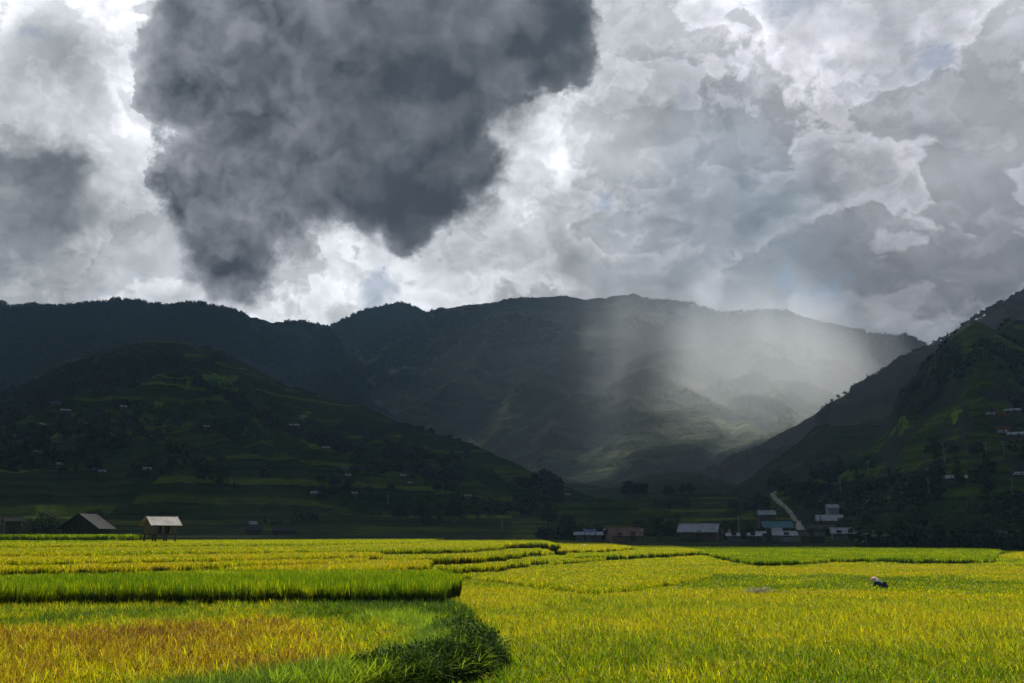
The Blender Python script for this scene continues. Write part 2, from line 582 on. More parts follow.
def z_floor(a, r, rough=True):
    deg = np.degrees(a)
    side = sm(deg, -16, 2)                       # 0 left .. 1 right
    y0 = np.stack([np.full_like(r, -1.0) for _ in range(1)])[0]
    yl = np.interp(r, FL_R, [0, 0, 0, 534, 525, 513, 502, 494, 486, 480, 476, 472, 470])
    yr = np.interp(r, FL_R, [0, 0, 0, 539, 530, 515, 504, 497, 489, 482, 477, 472, 470])
    yc = yl * (1 - side) + yr * side
    t = np.tan(np.arctan((341.5 - yc) / FPX) + PITCH)
    z = CAM_Z + r * t
    zn = np.interp(r, [0, 120, 150, 165, 185, 250], [-1.5, -1.5, -1.0, 0.2, 1.2, 3.4])
    znl = np.interp(r, [0, 120, 150, 165, 185, 250], [-1.5, -1.2, 1.7, 2.2, 2.7, 3.6])
    znear = znl * (1 - side) + zn * side
    z = np.where(r < 250, znear, z)
    X, Y = r * np.sin(a), r * np.cos(a)
    if rough:
        amp = np.interp(r, [220, 400, 1000, 3000], [0.0, 3.0, 9.0, 40.0])
        z = z + (fbm(X / 140, Y / 140, 5, 0.5, 2) - 0.5) * 2 * amp
        k = np.interp(r, [230, 300, 1500, 2500], [0, 0.92, 0.8, 0])
        z = z * 1.0
        zt = terrace(z + (fbm(X / 60, Y / 60, 3, 0.5, 9) - 0.5) * 1.2, 2.2, 0.95)
        z = z * (1 - k) + zt * k
    return z


class Layer:
    def __init__(s, pts, Dc, Db, p, back, spur, spurw, fine, terr=0.0, step=5.0, seed=1.0, sink=25, knobs=0.0, crag=None):
        s.a, s.t = crest(pts)
        s.Dc, s.Db, s.p, s.back, s.spur, s.spurw, s.fine = Dc, Db, p, back, spur, spurw, fine
        s.terr, s.step, s.seed, s.sink, s.knobs, s.crag = terr, step, seed, sink, knobs, crag

    def fn(s, spec, a):
        ax, _ = pix_dir([q[0] for q in spec], [500] * len(spec))
        return np.interp(a, ax, [q[1] for q in spec])

    def z(s, a, r):
        Dc, Db = s.fn(s.Dc, a), s.fn(s.Db, a)
        t = np.interp(a, s.a, s.t)
        zc = CAM_Z + Dc * t
        zb = z_floor(a, Db, False) - s.sink
        u = (r - Db) / (Dc - Db)
        X, Y = r * np.sin(a), r * np.cos(a)
        uc = np.clip(u, 0, 1)
        zf = zb + (zc - zb) * uc ** s.p
        ub = np.clip((u - 1) / s.back, 0, 1.5)
        z = np.where(u <= 1, zf, zc - (zc - zb) * (1.05 * ub ** 1.35))
        z = np.where(u < 0, zb + u * 60, z)
        # spurs and gullies that run down the slope
        lat = a * Dc
        wl = (fbm(X / (s.spurw * 1.4), Y / (s.spurw * 1.4), 4, 0.5, s.seed + 3) - 0.5) * s.spurw * 2.2
        rg = ridged((lat + wl) / s.spurw, u * 1.1 + 4, 4, 0.5, s.seed)
        env = np.clip(uc * (1.03 - uc) * 3.6, 0, 1)
        z = z + (rg - 0.62) * s.spur * 2.0 * env
        z = z + (fbm(X / (s.spurw * 0.45), Y / (s.spurw * 0.45), 6, 0.52, s.seed + 7) - 0.5) * s.spur * 0.9 * np.clip(env + 0.0, 0, 1)
        if s.knobs:
            z = z + (fbm(X / 170, Y / 170, 4, 0.5, s.seed + 11) - 0.5) * s.knobs * env
        z = z + (fbm(X / 22, Y / 22, 4, 0.6, s.seed + 5) - 0.5) * s.fine * np.clip(u * 4, 0, 1)
        if s.crag is not None:
            z = s.crag(z, a, r, u, zc)
        if s.terr:
            zt = terrace(z + (fbm(X / 120, Y / 120, 3, 0.5, 21) - 0.5) * 8, s.step, 1.0)
            mk = s.terr * sm(fbm(X / 240, Y / 240, 4, 0.5, s.seed + 31), 0.40, 0.52) * (1 - sm(uc, 0.55, 0.95))
            z = z * (1 - mk) + zt * mk
        return z

    def mesh(s, name, px0, px1, na, nr, mat, label, u1=1.7, extra=0.0):
        a0, _ = pix_dir(px0, 500)
        a1, _ = pix_dir(px1, 500)
        A = np.linspace(float(a0), float(a1), na)
        U = np.concatenate([np.linspace(-0.08, 1.0, int(nr * 0.8)), np.linspace(1.0, u1, int(nr * 0.2) + 1)[1:]])
        AA, UU = np.meshgrid(A, U, indexing='ij')
        Dc, Db = s.fn(s.Dc, AA), s.fn(s.Db, AA)
        RR = Db + UU * (Dc - Db)
        ZZ = s.z(AA, RR)
        o = grid_obj(name, AA, RR, ZZ, mat)
        tag(o, label, None, None, 'structure')
        return o


def grid_obj(name, AA, RR, ZZ, mat):
    na, nr = AA.shape
    V = np.stack([RR * np.sin(AA), RR * np.cos(AA), ZZ], -1).reshape(-1, 3)
    idx = np.arange(na * nr).reshape(na, nr)
    F = np.stack([idx[:-1, :-1], idx[1:, :-1], idx[1:, 1:], idx[:-1, 1:]], -1).reshape(-1, 4)
    return link(name, np_mesh(name, V, F, [mat], smooth=True))


L_left = Layer([(-420, 330), (-200, 318), (-60, 305), (0, 303), (8, 308), (30, 306), (60, 305), (96, 302), (112, 299), (132, 298), (150, 302), (163, 306),
                (178, 304), (194, 303), (215, 306), (232, 311), (252, 317), (275, 322), (300, 321), (318, 325), (326, 327), (345, 345),
                (380, 380), (430, 430), (520, 480)],
               [(-400, 3300), (300, 3600), (520, 3900)], [(-400, 1700), (300, 1900), (520, 2300)], 0.95, 0.8, 60, 480, 14, seed=2, sink=60)
L_peak = Layer([(200, 350), (290, 335), (320, 329), (330, 326), (345, 318), (365, 310), (385, 305), (397, 302), (408, 305), (420, 309), (440, 322), (480, 350), (560, 400)],
               [(200, 5200), (560, 5200)], [(200, 3600), (560, 3600)], 1.0, 0.7, 70, 420, 14, seed=3, sink=60)
L_main = Layer([(240, 440), (270, 408), (300, 383), (325, 366), (350, 352), (375, 338), (400, 327), (420, 317), (430, 311), (445, 308), (470, 305), (490, 303), (512, 298),
                (545, 297), (562, 295), (585, 299), (605, 298), (620, 295), (633, 294), (650, 298), (672, 300), (690, 303), (712, 311), (725, 314),
                (745, 312), (775, 309), (800, 315), (822, 321), (842, 324), (865, 332), (885, 335), (905, 334), (915, 337), (935, 350), (980, 372), (1060, 400), (1300, 420)],
               [(240, 3900), (430, 4300), (632, 4700), (915, 4500), (1300, 4500)], [(240, 2300), (430, 2200), (632, 1500), (760, 1500), (915, 1900), (1300, 2200)],
               1.12, 0.7, 62, 430, 16, seed=4, sink=40, terr=0.3, step=14)
L_ridge = Layer([(640, 500), (690, 482), (715, 470), (740, 455), (765, 440), (790, 427), (812, 414), (830, 402), (850, 391), (868, 381), (885, 371), (902, 358), (918, 351),
                 (935, 343), (955, 332), (975, 322), (990, 312), (1005, 303), (1024, 292), (1060, 276), (1120, 262), (1250, 250), (1500, 300)],
                [(640, 1500), (760, 1600), (1024, 1900), (1500, 1900)], [(640, 1000), (760, 900), (1024, 800), (1500, 700)], 1.0, 0.7, 38, 210, 7,
                terr=0.5, step=6, seed=6, sink=14)
L_spur = Layer([(700, 508), (735, 488), (760, 470), (785, 452), (800, 441), (815, 427), (826, 423), (840, 425), (862, 424), (885, 428), (905, 432), (960, 440), (1100, 450)],
               [(700, 1000), (820, 1120), (1100, 1050)], [(700, 700), (820, 640), (1100, 640)], 0.95, 0.5, 10, 90, 5, terr=0.6, step=4, seed=12, sink=5)


def crag(z, a, r, u, zc):
    """rock step under the left shoulder of the craggy top"""
    px = 512 + FPX * np.tan(a) * 0.985
    w_ = sm(px, 884, 900) * (1 - sm(px, 945, 975))
    n_ = fbm(r * a / 16, r / 16, 5, 0.6, 44)
    k_ = sm(u, 0.56, 0.64) * (1 - sm(u, 0.90, 1.0))
    return z + w_ * (14 * (sm(u + (n_ - .5) * 0.12, 0.66, 0.74) - sm(u, 0.5, 1.0)) + (n_ - 0.5) * 22 * k_)


L_right = Layer([(690, 520), (730, 508), (760, 500), (790, 490), (815, 478), (838, 466), (858, 452), (874, 440), (886, 426), (891, 412), (896, 397), (903, 387), (913, 377),
                 (924, 365), (936, 354), (944, 344), (952, 335), (962, 327), (974, 321), (984, 323), (996, 330), (1010, 338), (1030, 350), (1060, 356), (1100, 345), (1200, 330), (1500, 330)],
                [(690, 520), (790, 600), (880, 760), (975, 850), (1500, 850)], [(690, 330), (880, 330), (1024, 300), (1500, 280)], 0.92, 0.55, 13, 95, 3.5,
                terr=0.9, step=4.2, seed=8, sink=4, knobs=14, crag=crag)
L_bump = Layer([(900, 440), (960, 370), (985, 345), (998, 329), (1008, 319), (1022, 319), (1045, 324), (1100, 340), (1300, 330)],
               [(900, 1150), (1300, 1150)], [(900, 820), (1300, 820)], 0.9, 0.6, 10, 90, 4, seed=9, sink=5)
L_lhill = Layer([(-420, 470), (-200, 440), (-60, 408), (0, 390), (30, 378), (62, 360), (90, 353), (112, 347), (130, 343), (158, 341), (180, 342), (202, 345), (225, 352),
                 (243, 361), (262, 372), (285, 384), (310, 394), (335, 401), (362, 406), (385, 415), (410, 425), (440, 434), (466, 440), (490, 450), (505, 457),
                 (525, 466), (545, 474), (565, 485), (585, 494), (620, 503), (680, 512)],
                [(-420, 1500), (160, 1450), (330, 1150), (470, 900), (560, 720), (680, 560)], [(-420, 380), (160, 380), (470, 380), (680, 400)], 1.05, 0.6, 20, 150, 5,
                terr=0.85, step=5.0, seed=10, sink=4, knobs=26)
L_knoll = Layer([(560, 500), (600, 492), (625, 482), (645, 474), (672, 470), (700, 472), (725, 480), (745, 489), (790, 500)],
                [(560, 1350), (790, 1350)], [(560, 950), (790, 950)], 0.8, 0.6, 8, 90, 4, terr=0.7, step=4, seed=14, sink=2)
LAYERS = [L_left, L_peak, L_main, L_ridge, L_spur, L_right, L_bump, L_lhill, L_knoll]


def hit(px, py, r0=200, r1=5000):
    """first terrain point along the line of sight through a pixel"""
    a, t = pix_dir(px, py)
    r = np.exp(np.linspace(math.log(r0), math.log(r1), 1600))
    aa = np.full_like(r, float(a))
    zz = z_floor(aa, r)
    for L in LAYERS:
        if L.a[0] <= a <= L.a[-1]:
            u = (r - L.fn(L.Db, aa)) / (L.fn(L.Dc, aa) - L.fn(L.Db, aa))
            zl = L.z(aa, r)
            zz = np.maximum(zz, np.where((u > -0.05) & (u < 1.4), zl, -99))
    ray = CAM_Z + r * t
    k = np.argmax(zz >= ray)
    if zz[k] < ray[k]:
        k = -1
    return float(r[k] * math.sin(a)), float(r[k] * math.cos(a)), float(zz[k])


def ground_at(X, Y):
    a, r = np.arctan2(X, Y), np.hypot(X, Y)
    a, r = np.atleast_1d(a).astype(float), np.atleast_1d(r).astype(float)
    zz = z_floor(a, r)
    for L in LAYERS:
        u = (r - L.fn(L.Db, a)) / (L.fn(L.Dc, a) - L.fn(L.Db, a))
        zl = L.z(a, r)
        ok = (u > -0.05) & (u < 1.4) & (a >= L.a[0]) & (a <= L.a[-1])
        zz = np.maximum(zz, np.where(ok, zl, -99))
    return zz


# valley floor
A = np.linspace(R(-46), R(46), 1000)
Rr = np.concatenate([[0.5, 60, 120], np.exp(np.linspace(math.log(140), math.log(1500), 520)), np.exp(np.linspace(math.log(1520), math.log(9000), 60))])
AA, RR = np.meshgrid(A, Rr, indexing='ij')
o = grid_obj('ground', AA, RR, z_floor(AA, RR), M_valley)
tag(o, 'dark terraced valley floor between the rice field and the hills', None, None, 'structure')
# the rest of the land, behind and beside the camera out to the horizon
Vb, Fb = [], []
aa_ = np.linspace(R(46), R(314), 60)
for i, a in enumerate(aa_):
    for r in (0.5, 150, 600, 2500, 9000):
        Vb.append((r * math.sin(a), r * math.cos(a), -1.5 - r * 0.002))
for i in range(59):
    for j in range(4):
        Fb.append((i * 5 + j, i * 5 + j + 1, (i + 1) * 5 + j + 1, (i + 1) * 5 + j))
o = link('land', np_mesh('land', Vb, Fb, [M_valley]))
tag(o, 'land behind the camera', None, None, 'structure')

L_left.mesh('mountain', -330, 520, 900, 330, M_far, 'dark blue forested mountain range at far left')
L_peak.mesh('mountain', 205, 555, 420, 200, M_far, 'small rounded peak behind the dip in the skyline')
L_main.mesh('mountain', 245, 1290, 1300, 520, M_mtn, 'broad main mountain behind the rain and sunbeams')
L_ridge.mesh('mountain', 645, 1480, 900, 330, M_ridge, 'long grey hazy slope falling from the right edge')
L_spur.mesh('hill', 702, 1090, 500, 220, M_ridge, 'low spur in front of the grey slope')
L_right.mesh('hill', 692, 1480, 1000, 460, M_rhill, 'steep green and black hill with a craggy top at right')
L_bump.mesh('hill', 902, 1290, 300, 160, M_rhill, 'small bump behind the craggy hill at right edge')
L_lhill.mesh('hill', -410, 678, 1200, 520, M_lhill, 'rounded dark hill with terraced foot at left')
L_knoll.mesh('hill', 562, 788, 300, 180, M_ridge, 'low knoll in the valley mouth')

# ------------------------------------------------------------------ paddies
# each: rice-top height, pixels of its outline at that height, extra world points closing it at the back, rice style
def P(z, *pts):
    return [on_plane(x, y, z) for x, y in pts]


PAD = []


def paddy(key, ztop, rice_h, pts, back=(), style='green'):
    PAD.append(dict(key=key, z=ztop - rice_h, h=rice_h, poly=np.array(P(ztop, *pts) + list(back)), style=style))


YB = 300
PAD.append(dict(key='base', z=0.05, h=0.80, poly=np.array([(-400, 2), (400, 2), (400, YB), (-400, YB)]), style='right'))
paddy('fore_left', 1.15, 0.80, [(-500, 720), (120, 716), (250, 689), (340, 676), (420, 664), (482, 650), (497, 640), (490, 630), (474, 615), (454, 604), (440, 585)],
      [(-4, 60), (-200, 60)], 'brown')
paddy('m_right', 1.03, 0.80, [(600, 590), (658, 582), (690, 579), (706, 575), (711, 571), (700, 566), (560, 565), (400, 566)], [(-20, 100)], 'yellow')
paddy('mid_gap', 1.15, 0.80, [(430, 568), (520, 564), (570, 560), (610, 557), (640, 554)], [(40, YB), (-40, YB)], 'yellow')
paddy('mid_one', 1.45, 0.80, [(425, 573), (436, 567), (470, 566), (510, 563), (530, 560), (542, 559), (538, 556), (500, 556)], [(0, 150), (-150, 150), (-150, 60)], 'yellow')
paddy('mid_two', 1.78, 0.80, [(300, 570), (406, 566), (424, 563), (430, 561), (420, 557)], [(-10, 90), (-150, 90), (-150, 45)], 'ochre')
paddy('green_patch', 1.70, 0.85, [(-400, 586), (0, 586), (200, 585), (400, 584), (440, 584), (451, 580), (453, 573), (440, 570), (400, 569), (0, 569), (-400, 569)], [], 'tallgreen')
paddy('step_one', 1.95, 0.80, [(-400, 568), (0, 568), (130, 566), (260, 562), (330, 560.5), (372, 558), (365, 555)], [(-12, 100), (-150, 100)], 'ochre')
paddy('step_two', 2.15, 0.80, [(-400, 560.5), (0, 560.5), (120, 559), (230, 557), (330, 555), (420, 552), (430, 549)], [(-12, 140), (-150, 140)], 'ochre')
paddy('mid_three', 1.95, 0.80, [(400, 557.5), (430, 556.5), (470, 556), (503, 553.5), (535, 550), (538, 546)], [(0, 170), (-40, 170)], 'yellow')
paddy('step_three', 2.34, 0.80, [(-400, 553), (0, 553), (200, 551), (330, 549.5), (465, 548), (515, 544.5), (562, 543.5), (560, 541)], [(6, YB), (-200, YB)], 'yellow')
paddy('step_four', 2.55, 0.80, [(-400, 545), (0, 545), (200, 544), (300, 543.5), (419, 541.5), (425, 540)], [(-16, YB), (-200, YB)], 'yellow')
paddy('step_five', 2.66, 0.80, [(-300, 541.5), (0, 541.5), (112, 541), (120, 540)], [(-64, YB), (-240, YB)], 'brightgreen')
paddy('green_strip', 3.30, 0.95, [(-300, 537)], [], 'green')
PAD.pop()
PAD.append(dict(key='green_strip', z=2.35, h=1.0, poly=np.array([(-170, 122), (-49, 122), (-50, 132), (-54, 150), (-170, 150)]), style='tallgreen'))
paddy('far_centre', 1.5, 0.80, [(480, 555.5), (506, 554), (550, 552), (556, 550)], [(8, 130), (0, 135)], 'ochre')
paddy('far_bank', 1.38, 0.80, [(575, 556), (600, 555), (640, 553.5), (714, 550), (716, 548.5), (690, 547)], [(34, 190), (8, 190)], 'yellow')
paddy('far_bank_two', 1.75, 0.80, [(560, 549.5), (600, 549), (632, 547), (628, 546)], [(22, YB), (6, YB)], 'ochre')
paddy('right_back', 1.30, 0.80, [(755, 560), (800, 559.5), (906, 558), (960, 558.5), (991, 557.5), (992, 553), (1000, 549)], [(100, YB), (40, YB)], 'brightgreen')
paddy('right_edge', 1.0, 0.80, [(1040, 560), (1000, 556), (1020, 552), (1300, 548), (1300, 560)], [], 'ochre')
paddy('right_yellow', 0.90, 0.80, [(790, 566), (830, 562), (905, 562), (880, 565), (845, 566.5)], [], 'yellow')


def inpoly(X, Y, poly):
    ins = np.zeros(X.shape, bool)
    n = len(poly)
    j = n - 1
    for i in range(n):
        xi, yi = poly[i]
        xj, yj = poly[j]
        c = ((yi > Y) != (yj > Y)) & (X < (xj - xi) * (Y - yi) / (yj - yi + 1e-12) + xi)
        ins ^= c
        j = i
    return ins


def back_line(X, Y):
    """the far edge of the rice: range as a function of bearing"""
    deg = np.degrees(np.arctan2(X, Y))
    return np.interp(deg, [-40, -27, -20, -12, -5, 2, 8, 12, 27, 40], [165, 165, 170, 185, 205, 215, 200, 182, 176, 176])


def pad_at(X, Y):
    wob = 0.75
    Xw = X + (fbm(X / 4, Y / 4, 4, 0.6, 3) - 0.5) * 2 * wob
    Yw = Y + (fbm(X / 4, Y / 4, 4, 0.6, 8) - 0.5) * 2 * wob
    idx = np.full(X.shape, -1)
    for k, p in enumerate(PAD):
        idx[inpoly(Xw, Yw, p['poly'])] = k
    idx[np.hypot(X, Y) > back_line(X, Y) + (fbm(X / 9, Y / 9, 3) - 0.5) * 8] = -1
    return idx


PZ = np.array([p['z'] for p in PAD] + [-3.0])
gx = np.arange(-190, 190.1, 0.5)
gy = np.concatenate([np.arange(2, 130, 0.45), np.arange(130, 235, 0.8)])
GXX, GYY = np.meshgrid(gx, gy, indexing='ij')
pi_ = pad_at(GXX, GYY)
zz = PZ[pi_] + (fbm(GXX / 1.5, GYY / 1.5, 3) - 0.5) * 0.08
idx = np.arange(zz.size).reshape(zz.shape)
F = np.stack([idx[:-1, :-1], idx[1:, :-1], idx[1:, 1:], idx[:-1, 1:]], -1).reshape(-1, 4)
o = link('field', np_mesh('field', np.stack([GXX, GYY, zz], -1).reshape(-1, 3), F, [M_soil]))
tag(o, 'stepped muddy ground of the rice terraces', None, None, 'structure')

# ------------------------------------------------------------------ rice clumps
GREEN = [(0.0, (0.030, 0.085, 0.006)), (0.25, (0.075, 0.17, 0.004)), (0.42, (0.20, 0.30, 0.004)), (0.60, (0.52, 0.50, 0.004)),
         (0.78, (0.46, 0.34, 0.008)), (1.0, (0.20, 0.11, 0.02))]
GRAIN = [(0.0, (0.10, 0.17, 0.008)), (0.25, (0.20, 0.26, 0.006)), (0.42, (0.36, 0.36, 0.006)), (0.60, (0.60, 0.52, 0.006)),
         (0.78, (0.52, 0.33, 0.012)), (1.0, (0.24, 0.12, 0.02))]
M_blade = rice_mat('rice_blade', GREEN, 0.5)
M_grain = rice_mat('rice_grain', GRAIN, 0.35, 0.6)


M_stem = principled('rice_stem', (0.10, 0.11, 0.02), 0.9, var=0.5, scale=3, spec=0.05, col2=(0.06, 0.05, 0.015))


def tuft_mesh(name, seed, nb, radius, h, width, grains, lean=0.35, droop=0.5, upright=0.0, stems=0):
    r_ = random.Random(seed)
    V, F, MI = [], [], []

    def ribbon(p0, ang, tilt, ln, w, bend, segs, mi):
        d = Vector((math.cos(ang) * tilt, math.sin(ang) * tilt, 1)).normalized()
        side = Vector((-math.sin(ang + r_.uniform(-1, 1)), math.cos(ang + r_.uniform(-1, 1)), 0)).normalized()
        p = Vector(p0)
        b = len(V)
        for k in range(segs + 1):
            t = k / segs
            ww = w * (0.7 + 0.6 * t) * (1 - t ** 3) + 0.0008 if mi == 0 else w * (0.5 + 1.2 * math.sin(math.pi * min(1, t * 0.9 + 0.1)))
            V.append(tuple(p - side * ww / 2))
            V.append(tuple(p + side * ww / 2))
            d = (d + Vector((math.cos(ang), math.sin(ang), 0)) * bend / segs - Vector((0, 0, 1)) * bend * t * 1.2 / segs).normalized()
            p = p + d * ln / segs
        for k in range(segs):
            F.append((b + 2 * k, b + 2 * k + 1, b + 2 * k + 3, b + 2 * k + 2))
            MI.append(mi)
        return p, d

    for i in range(stems):
        rr, an = radius * math.sqrt(r_.random()), r_.uniform(0, 6.283)
        ribbon((rr * math.cos(an), rr * math.sin(an), 0), r_.uniform(0, 6.283), abs(r_.gauss(0, 0.08)), h * r_.uniform(0.55, 0.78), width * 1.25, 0.05, 1, 2)
    for i in range(nb):
        rr, an = radius * math.sqrt(r_.random()), r_.uniform(0, 6.283)
        z0 = h * r_.uniform(0.30, 0.62) if stems else 0.0
        p0 = (rr * math.cos(an), rr * math.sin(an), z0)
        ln = (h * r_.choice((0.92, 0.97, 1.0, 1.04, 1.14) if radius < 0.2 else (0.93, 0.96, 0.98, 1.0, 1.03)) - z0) if stems else h * r_.uniform(0.72, 1.12)
        ribbon(p0, r_.uniform(0, 6.283), abs(r_.gauss(0, lean)) * (1.5 if stems else 1), ln, width * r_.uniform(0.7, 1.2), droop * r_.uniform(0.2, 1.3), 4, 0)
    for i in range(grains):
        rr, an = radius * math.sqrt(r_.random()), r_.uniform(0, 6.283)
        z0 = h * r_.uniform(0.72, 0.9)
        p0 = (rr * math.cos(an), rr * math.sin(an), z0)
        ribbon(p0, r_.uniform(0, 6.283), r_.uniform(0.1, 0.5), h * r_.uniform(0.14, 0.24), width * 0.8, r_.uniform(0.5, 1.6), 3, 1)
    return np_mesh(name, V, F, [M_blade, M_grain, M_stem], mi=MI)


def proto_coll(name, meshes):
    c = bpy.data.collections.new(name)
    for i, me in enumerate(meshes):
        ob = bpy.data.objects.new('%s_%02d' % (name, i), me)
        c.objects.link(ob)
    return c


NV = 5
RICE = {
    'ripe0': proto_coll('ripe_near', [tuft_mesh('clump', 10 + i, 30, 0.10, 0.84, 0.013, 14, 0.22, 0.45, 0, 22) for i in range(NV)]),
    'ripe1': proto_coll('ripe_mid', [tuft_mesh('clump', 20 + i, 96, 0.26, 0.84, 0.024, 12, 0.17, 0.25, 0, 34) for i in range(NV)]),
    'ripe2': proto_coll('ripe_far', [tuft_mesh('clump', 30 + i, 120, 0.50, 0.84, 0.050, 12, 0.17, 0.25, 0, 44) for i in range(NV)]),
    'grn0': proto_coll('green_near', [tuft_mesh('clump', 40 + i, 40, 0.11, 0.92, 0.013, 2, 0.15, 0.2, 0, 24) for i in range(NV)]),
    'grn1': proto_coll('green_mid', [tuft_mesh('clump', 50 + i, 110, 0.27, 0.92, 0.024, 3, 0.15, 0.2, 0, 40) for i in range(NV)]),
    'grn2': proto_coll('green_far', [tuft_mesh('clump', 60 + i, 130, 0.52, 0.92, 0.050, 4, 0.15, 0.2, 0, 50) for i in range(NV)]),
}


def scatter_group(name, coll):
    g = bpy.data.node_groups.new(name, 'GeometryNodeTree')
    g.interface.new_socket('Geometry', in_out='INPUT', socket_type='NodeSocketGeometry')
    g.interface.new_socket('Geometry', in_out='OUTPUT', socket_type='NodeSocketGeometry')
    nd = g.nodes
    gi, go = nd.new('NodeGroupInput'), nd.new('NodeGroupOutput')
    ci = nd.new('GeometryNodeCollectionInfo')
    ci.inputs['Collection'].default_value = coll
    ci.inputs['Separate Children'].default_value = True
    ci.inputs['Reset Children'].default_value = True
    iop = nd.new('GeometryNodeInstanceOnPoints')
    iop.inputs['Pick Instance'].default_value = True

    def at(n_, t_):
        a_ = nd.new('GeometryNodeInputNamedAttribute')
        a_.data_type = t_
        a_.inputs['Name'].default_value = n_
        return a_.outputs[0]

    L_ = g.links.new
    L_(gi.outputs[0], iop.inputs['Points'])
    L_(ci.outputs[0], iop.inputs['Instance'])
    L_(at('idx', 'INT'), iop.inputs['Instance Index'])
    L_(at('rot', 'FLOAT_VECTOR'), iop.inputs['Rotation'])
    L_(at('scl', 'FLOAT_VECTOR'), iop.inputs['Scale'])
    L_(iop.outputs[0], go.inputs[0])
    return g


_GG = {}


def scatter(name, pts, coll, scl, tint, rotz=None, tilt=0.0, nv=NV):
    n = len(pts)
    me = bpy.data.meshes.new(name)
    me.vertices.add(n)
    me.vertices.foreach_set('co', np.asarray(pts, np.float32).ravel())
    rot = np.zeros((n, 3), np.float32)
    rot[:, 2] = rng.uniform(0, 6.283, n) if rotz is None else rotz
    rot[:, 0] = rng.normal(0, tilt, n) if tilt else 0
    rot[:, 1] = rng.normal(0, tilt, n) if tilt else 0
    for nm, ty, val, at in (('rot', 'FLOAT_VECTOR', rot, 'vector'), ('scl', 'FLOAT_VECTOR', np.asarray(scl, np.float32), 'vector'),
                            ('tint', 'FLOAT', np.asarray(tint, np.float32), 'value'), ('idx', 'INT', rng.integers(0, nv, n).astype(np.int32), 'value')):
        a_ = me.attributes.new(nm, ty, 'POINT')
        a_.data.foreach_set(at, np.ascontiguousarray(val).ravel())
    o = link(name, me)
    if coll.name not in _GG:
        _GG[coll.name] = scatter_group('scatter_' + coll.name, coll)
    md = o.modifiers.new('scatter', 'NODES')
    md.node_group = _GG[coll.name]
    return o


def sample(r0, r1, half_deg, dens):
    """jittered points over an annular sector in front of the camera"""
    A0 = R(half_deg)
    n = int(A0 * (r1 * r1 - r0 * r0) * dens)
    r = np.sqrt(rng.uniform(r0 * r0, r1 * r1, n))
    a = rng.uniform(-A0, A0, n)
    return r * np.sin(a), r * np.cos(a)


def jgrid(r0, r1, half_deg, sp):
    x = np.arange(-r1 * math.sin(R(half_deg)), r1 * math.sin(R(half_deg)), sp)
    y = np.arange(r0 * 0.8, r1, sp)
    X, Y = np.meshgrid(x, y)
    X, Y = X.ravel() + rng.uniform(-.38, .38, X.size) * sp, Y.ravel() + rng.uniform(-.38, .38, X.size) * sp
    r, a = np.hypot(X, Y), np.degrees(np.arctan2(X, Y))
    k = (r >= r0) & (r < r1) & (np.abs(a) < half_deg)
    return X[k], Y[k]


ZONES = [(11, 42, 36, 0.245), (42, 95, 34, 0.40), (95, 225, 32, 0.80)]
STYLE = {   # (which clump, mean tint, noise amount)
    'right': ('ripe', 0.465, 0.18), 'yellow': ('ripe', 0.52, 0.10), 'ochre': ('ripe', 0.60, 0.14), 'brown': ('ripe', 0.76, 0.34),
    'green': ('grn', 0.34, 0.12), 'tallgreen': ('grn', 0.37, 0.14), 'brightgreen': ('grn', 0.42, 0.10)}
LBL = {
    'base': ('broad yellow green rice field spreading across the right foreground', 'rice field'),
    'fore_left': ('brown and gold rice in the left foreground plot', 'rice field'),
    'm_right': ('yellow rice plot whose curved tip hooks in mid field', 'rice field'),
    'mid_one': ('yellow rice plot ending in a long dark bank right of the green patch', 'rice field'),
    'mid_gap': ('low yellow rice plot right of the stepped tips in mid field', 'rice field'),
    'mid_two': ('small ochre rice tip just behind the end of the green patch', 'rice field'),
    'green_patch': ('tall green rice patch with a dark shaded front at left', 'rice field'),
    'step_one': ('ochre rice step directly behind the tall green patch', 'rice field'),
    'step_two': ('ochre rice step second behind the tall green patch', 'rice field'),
    'mid_three': ('narrow yellow rice step between the steps and the long far one', 'rice field'),
    'step_three': ('long yellow rice step reaching toward the village', 'rice field'),
    'step_four': ('thin yellow rice step in front of the stilt hut', 'rice field'),
    'step_five': ('bright green rice strip at the far left edge before the barn', 'rice field'),
    'green_strip': ('tall green rice band in front of the dark barn', 'rice field'),
    'far_centre': ('short ochre rice bank in the far centre of the field', 'rice field'),
    'far_bank': ('yellow rice bank before the big grey roof', 'rice field'),
    'far_bank_two': ('ochre rice bank in front of the red roof', 'rice field'),
    'right_back': ('bright green rice plot at the far right under the dark trees', 'rice field'),
    'right_edge': ('dull ochre rice plot at the far right edge', 'rice field'),
    'right_yellow': ('thin yellow rice strip behind the stooping person', 'rice field')}

edge_px = [(120, 716), (200, 698), (250, 689), (300, 682), (340, 676), (380, 670), (420, 664), (455, 657), (482, 650), (494, 641), (490, 633), (474, 626), (450, 620), (420, 616), (380, 614)]
E = np.array(P(1.15, *edge_px))
seg = np.cumsum(np.r_[0, np.hypot(*np.diff(E, axis=0).T)])


def bank_dist(x, y):
    d = np.full(x.shape, 99.0)
    for i in range(len(E) - 1):
        ax, ay = E[i]
        bx, by = E[i + 1]
        t_ = np.clip(((x - ax) * (bx - ax) + (y - ay) * (by - ay)) / ((bx - ax) ** 2 + (by - ay) ** 2), 0, 1)
        d = np.minimum(d, np.hypot(x - ax - t_ * (bx - ax), y - ay - t_ * (by - ay)))
    return d


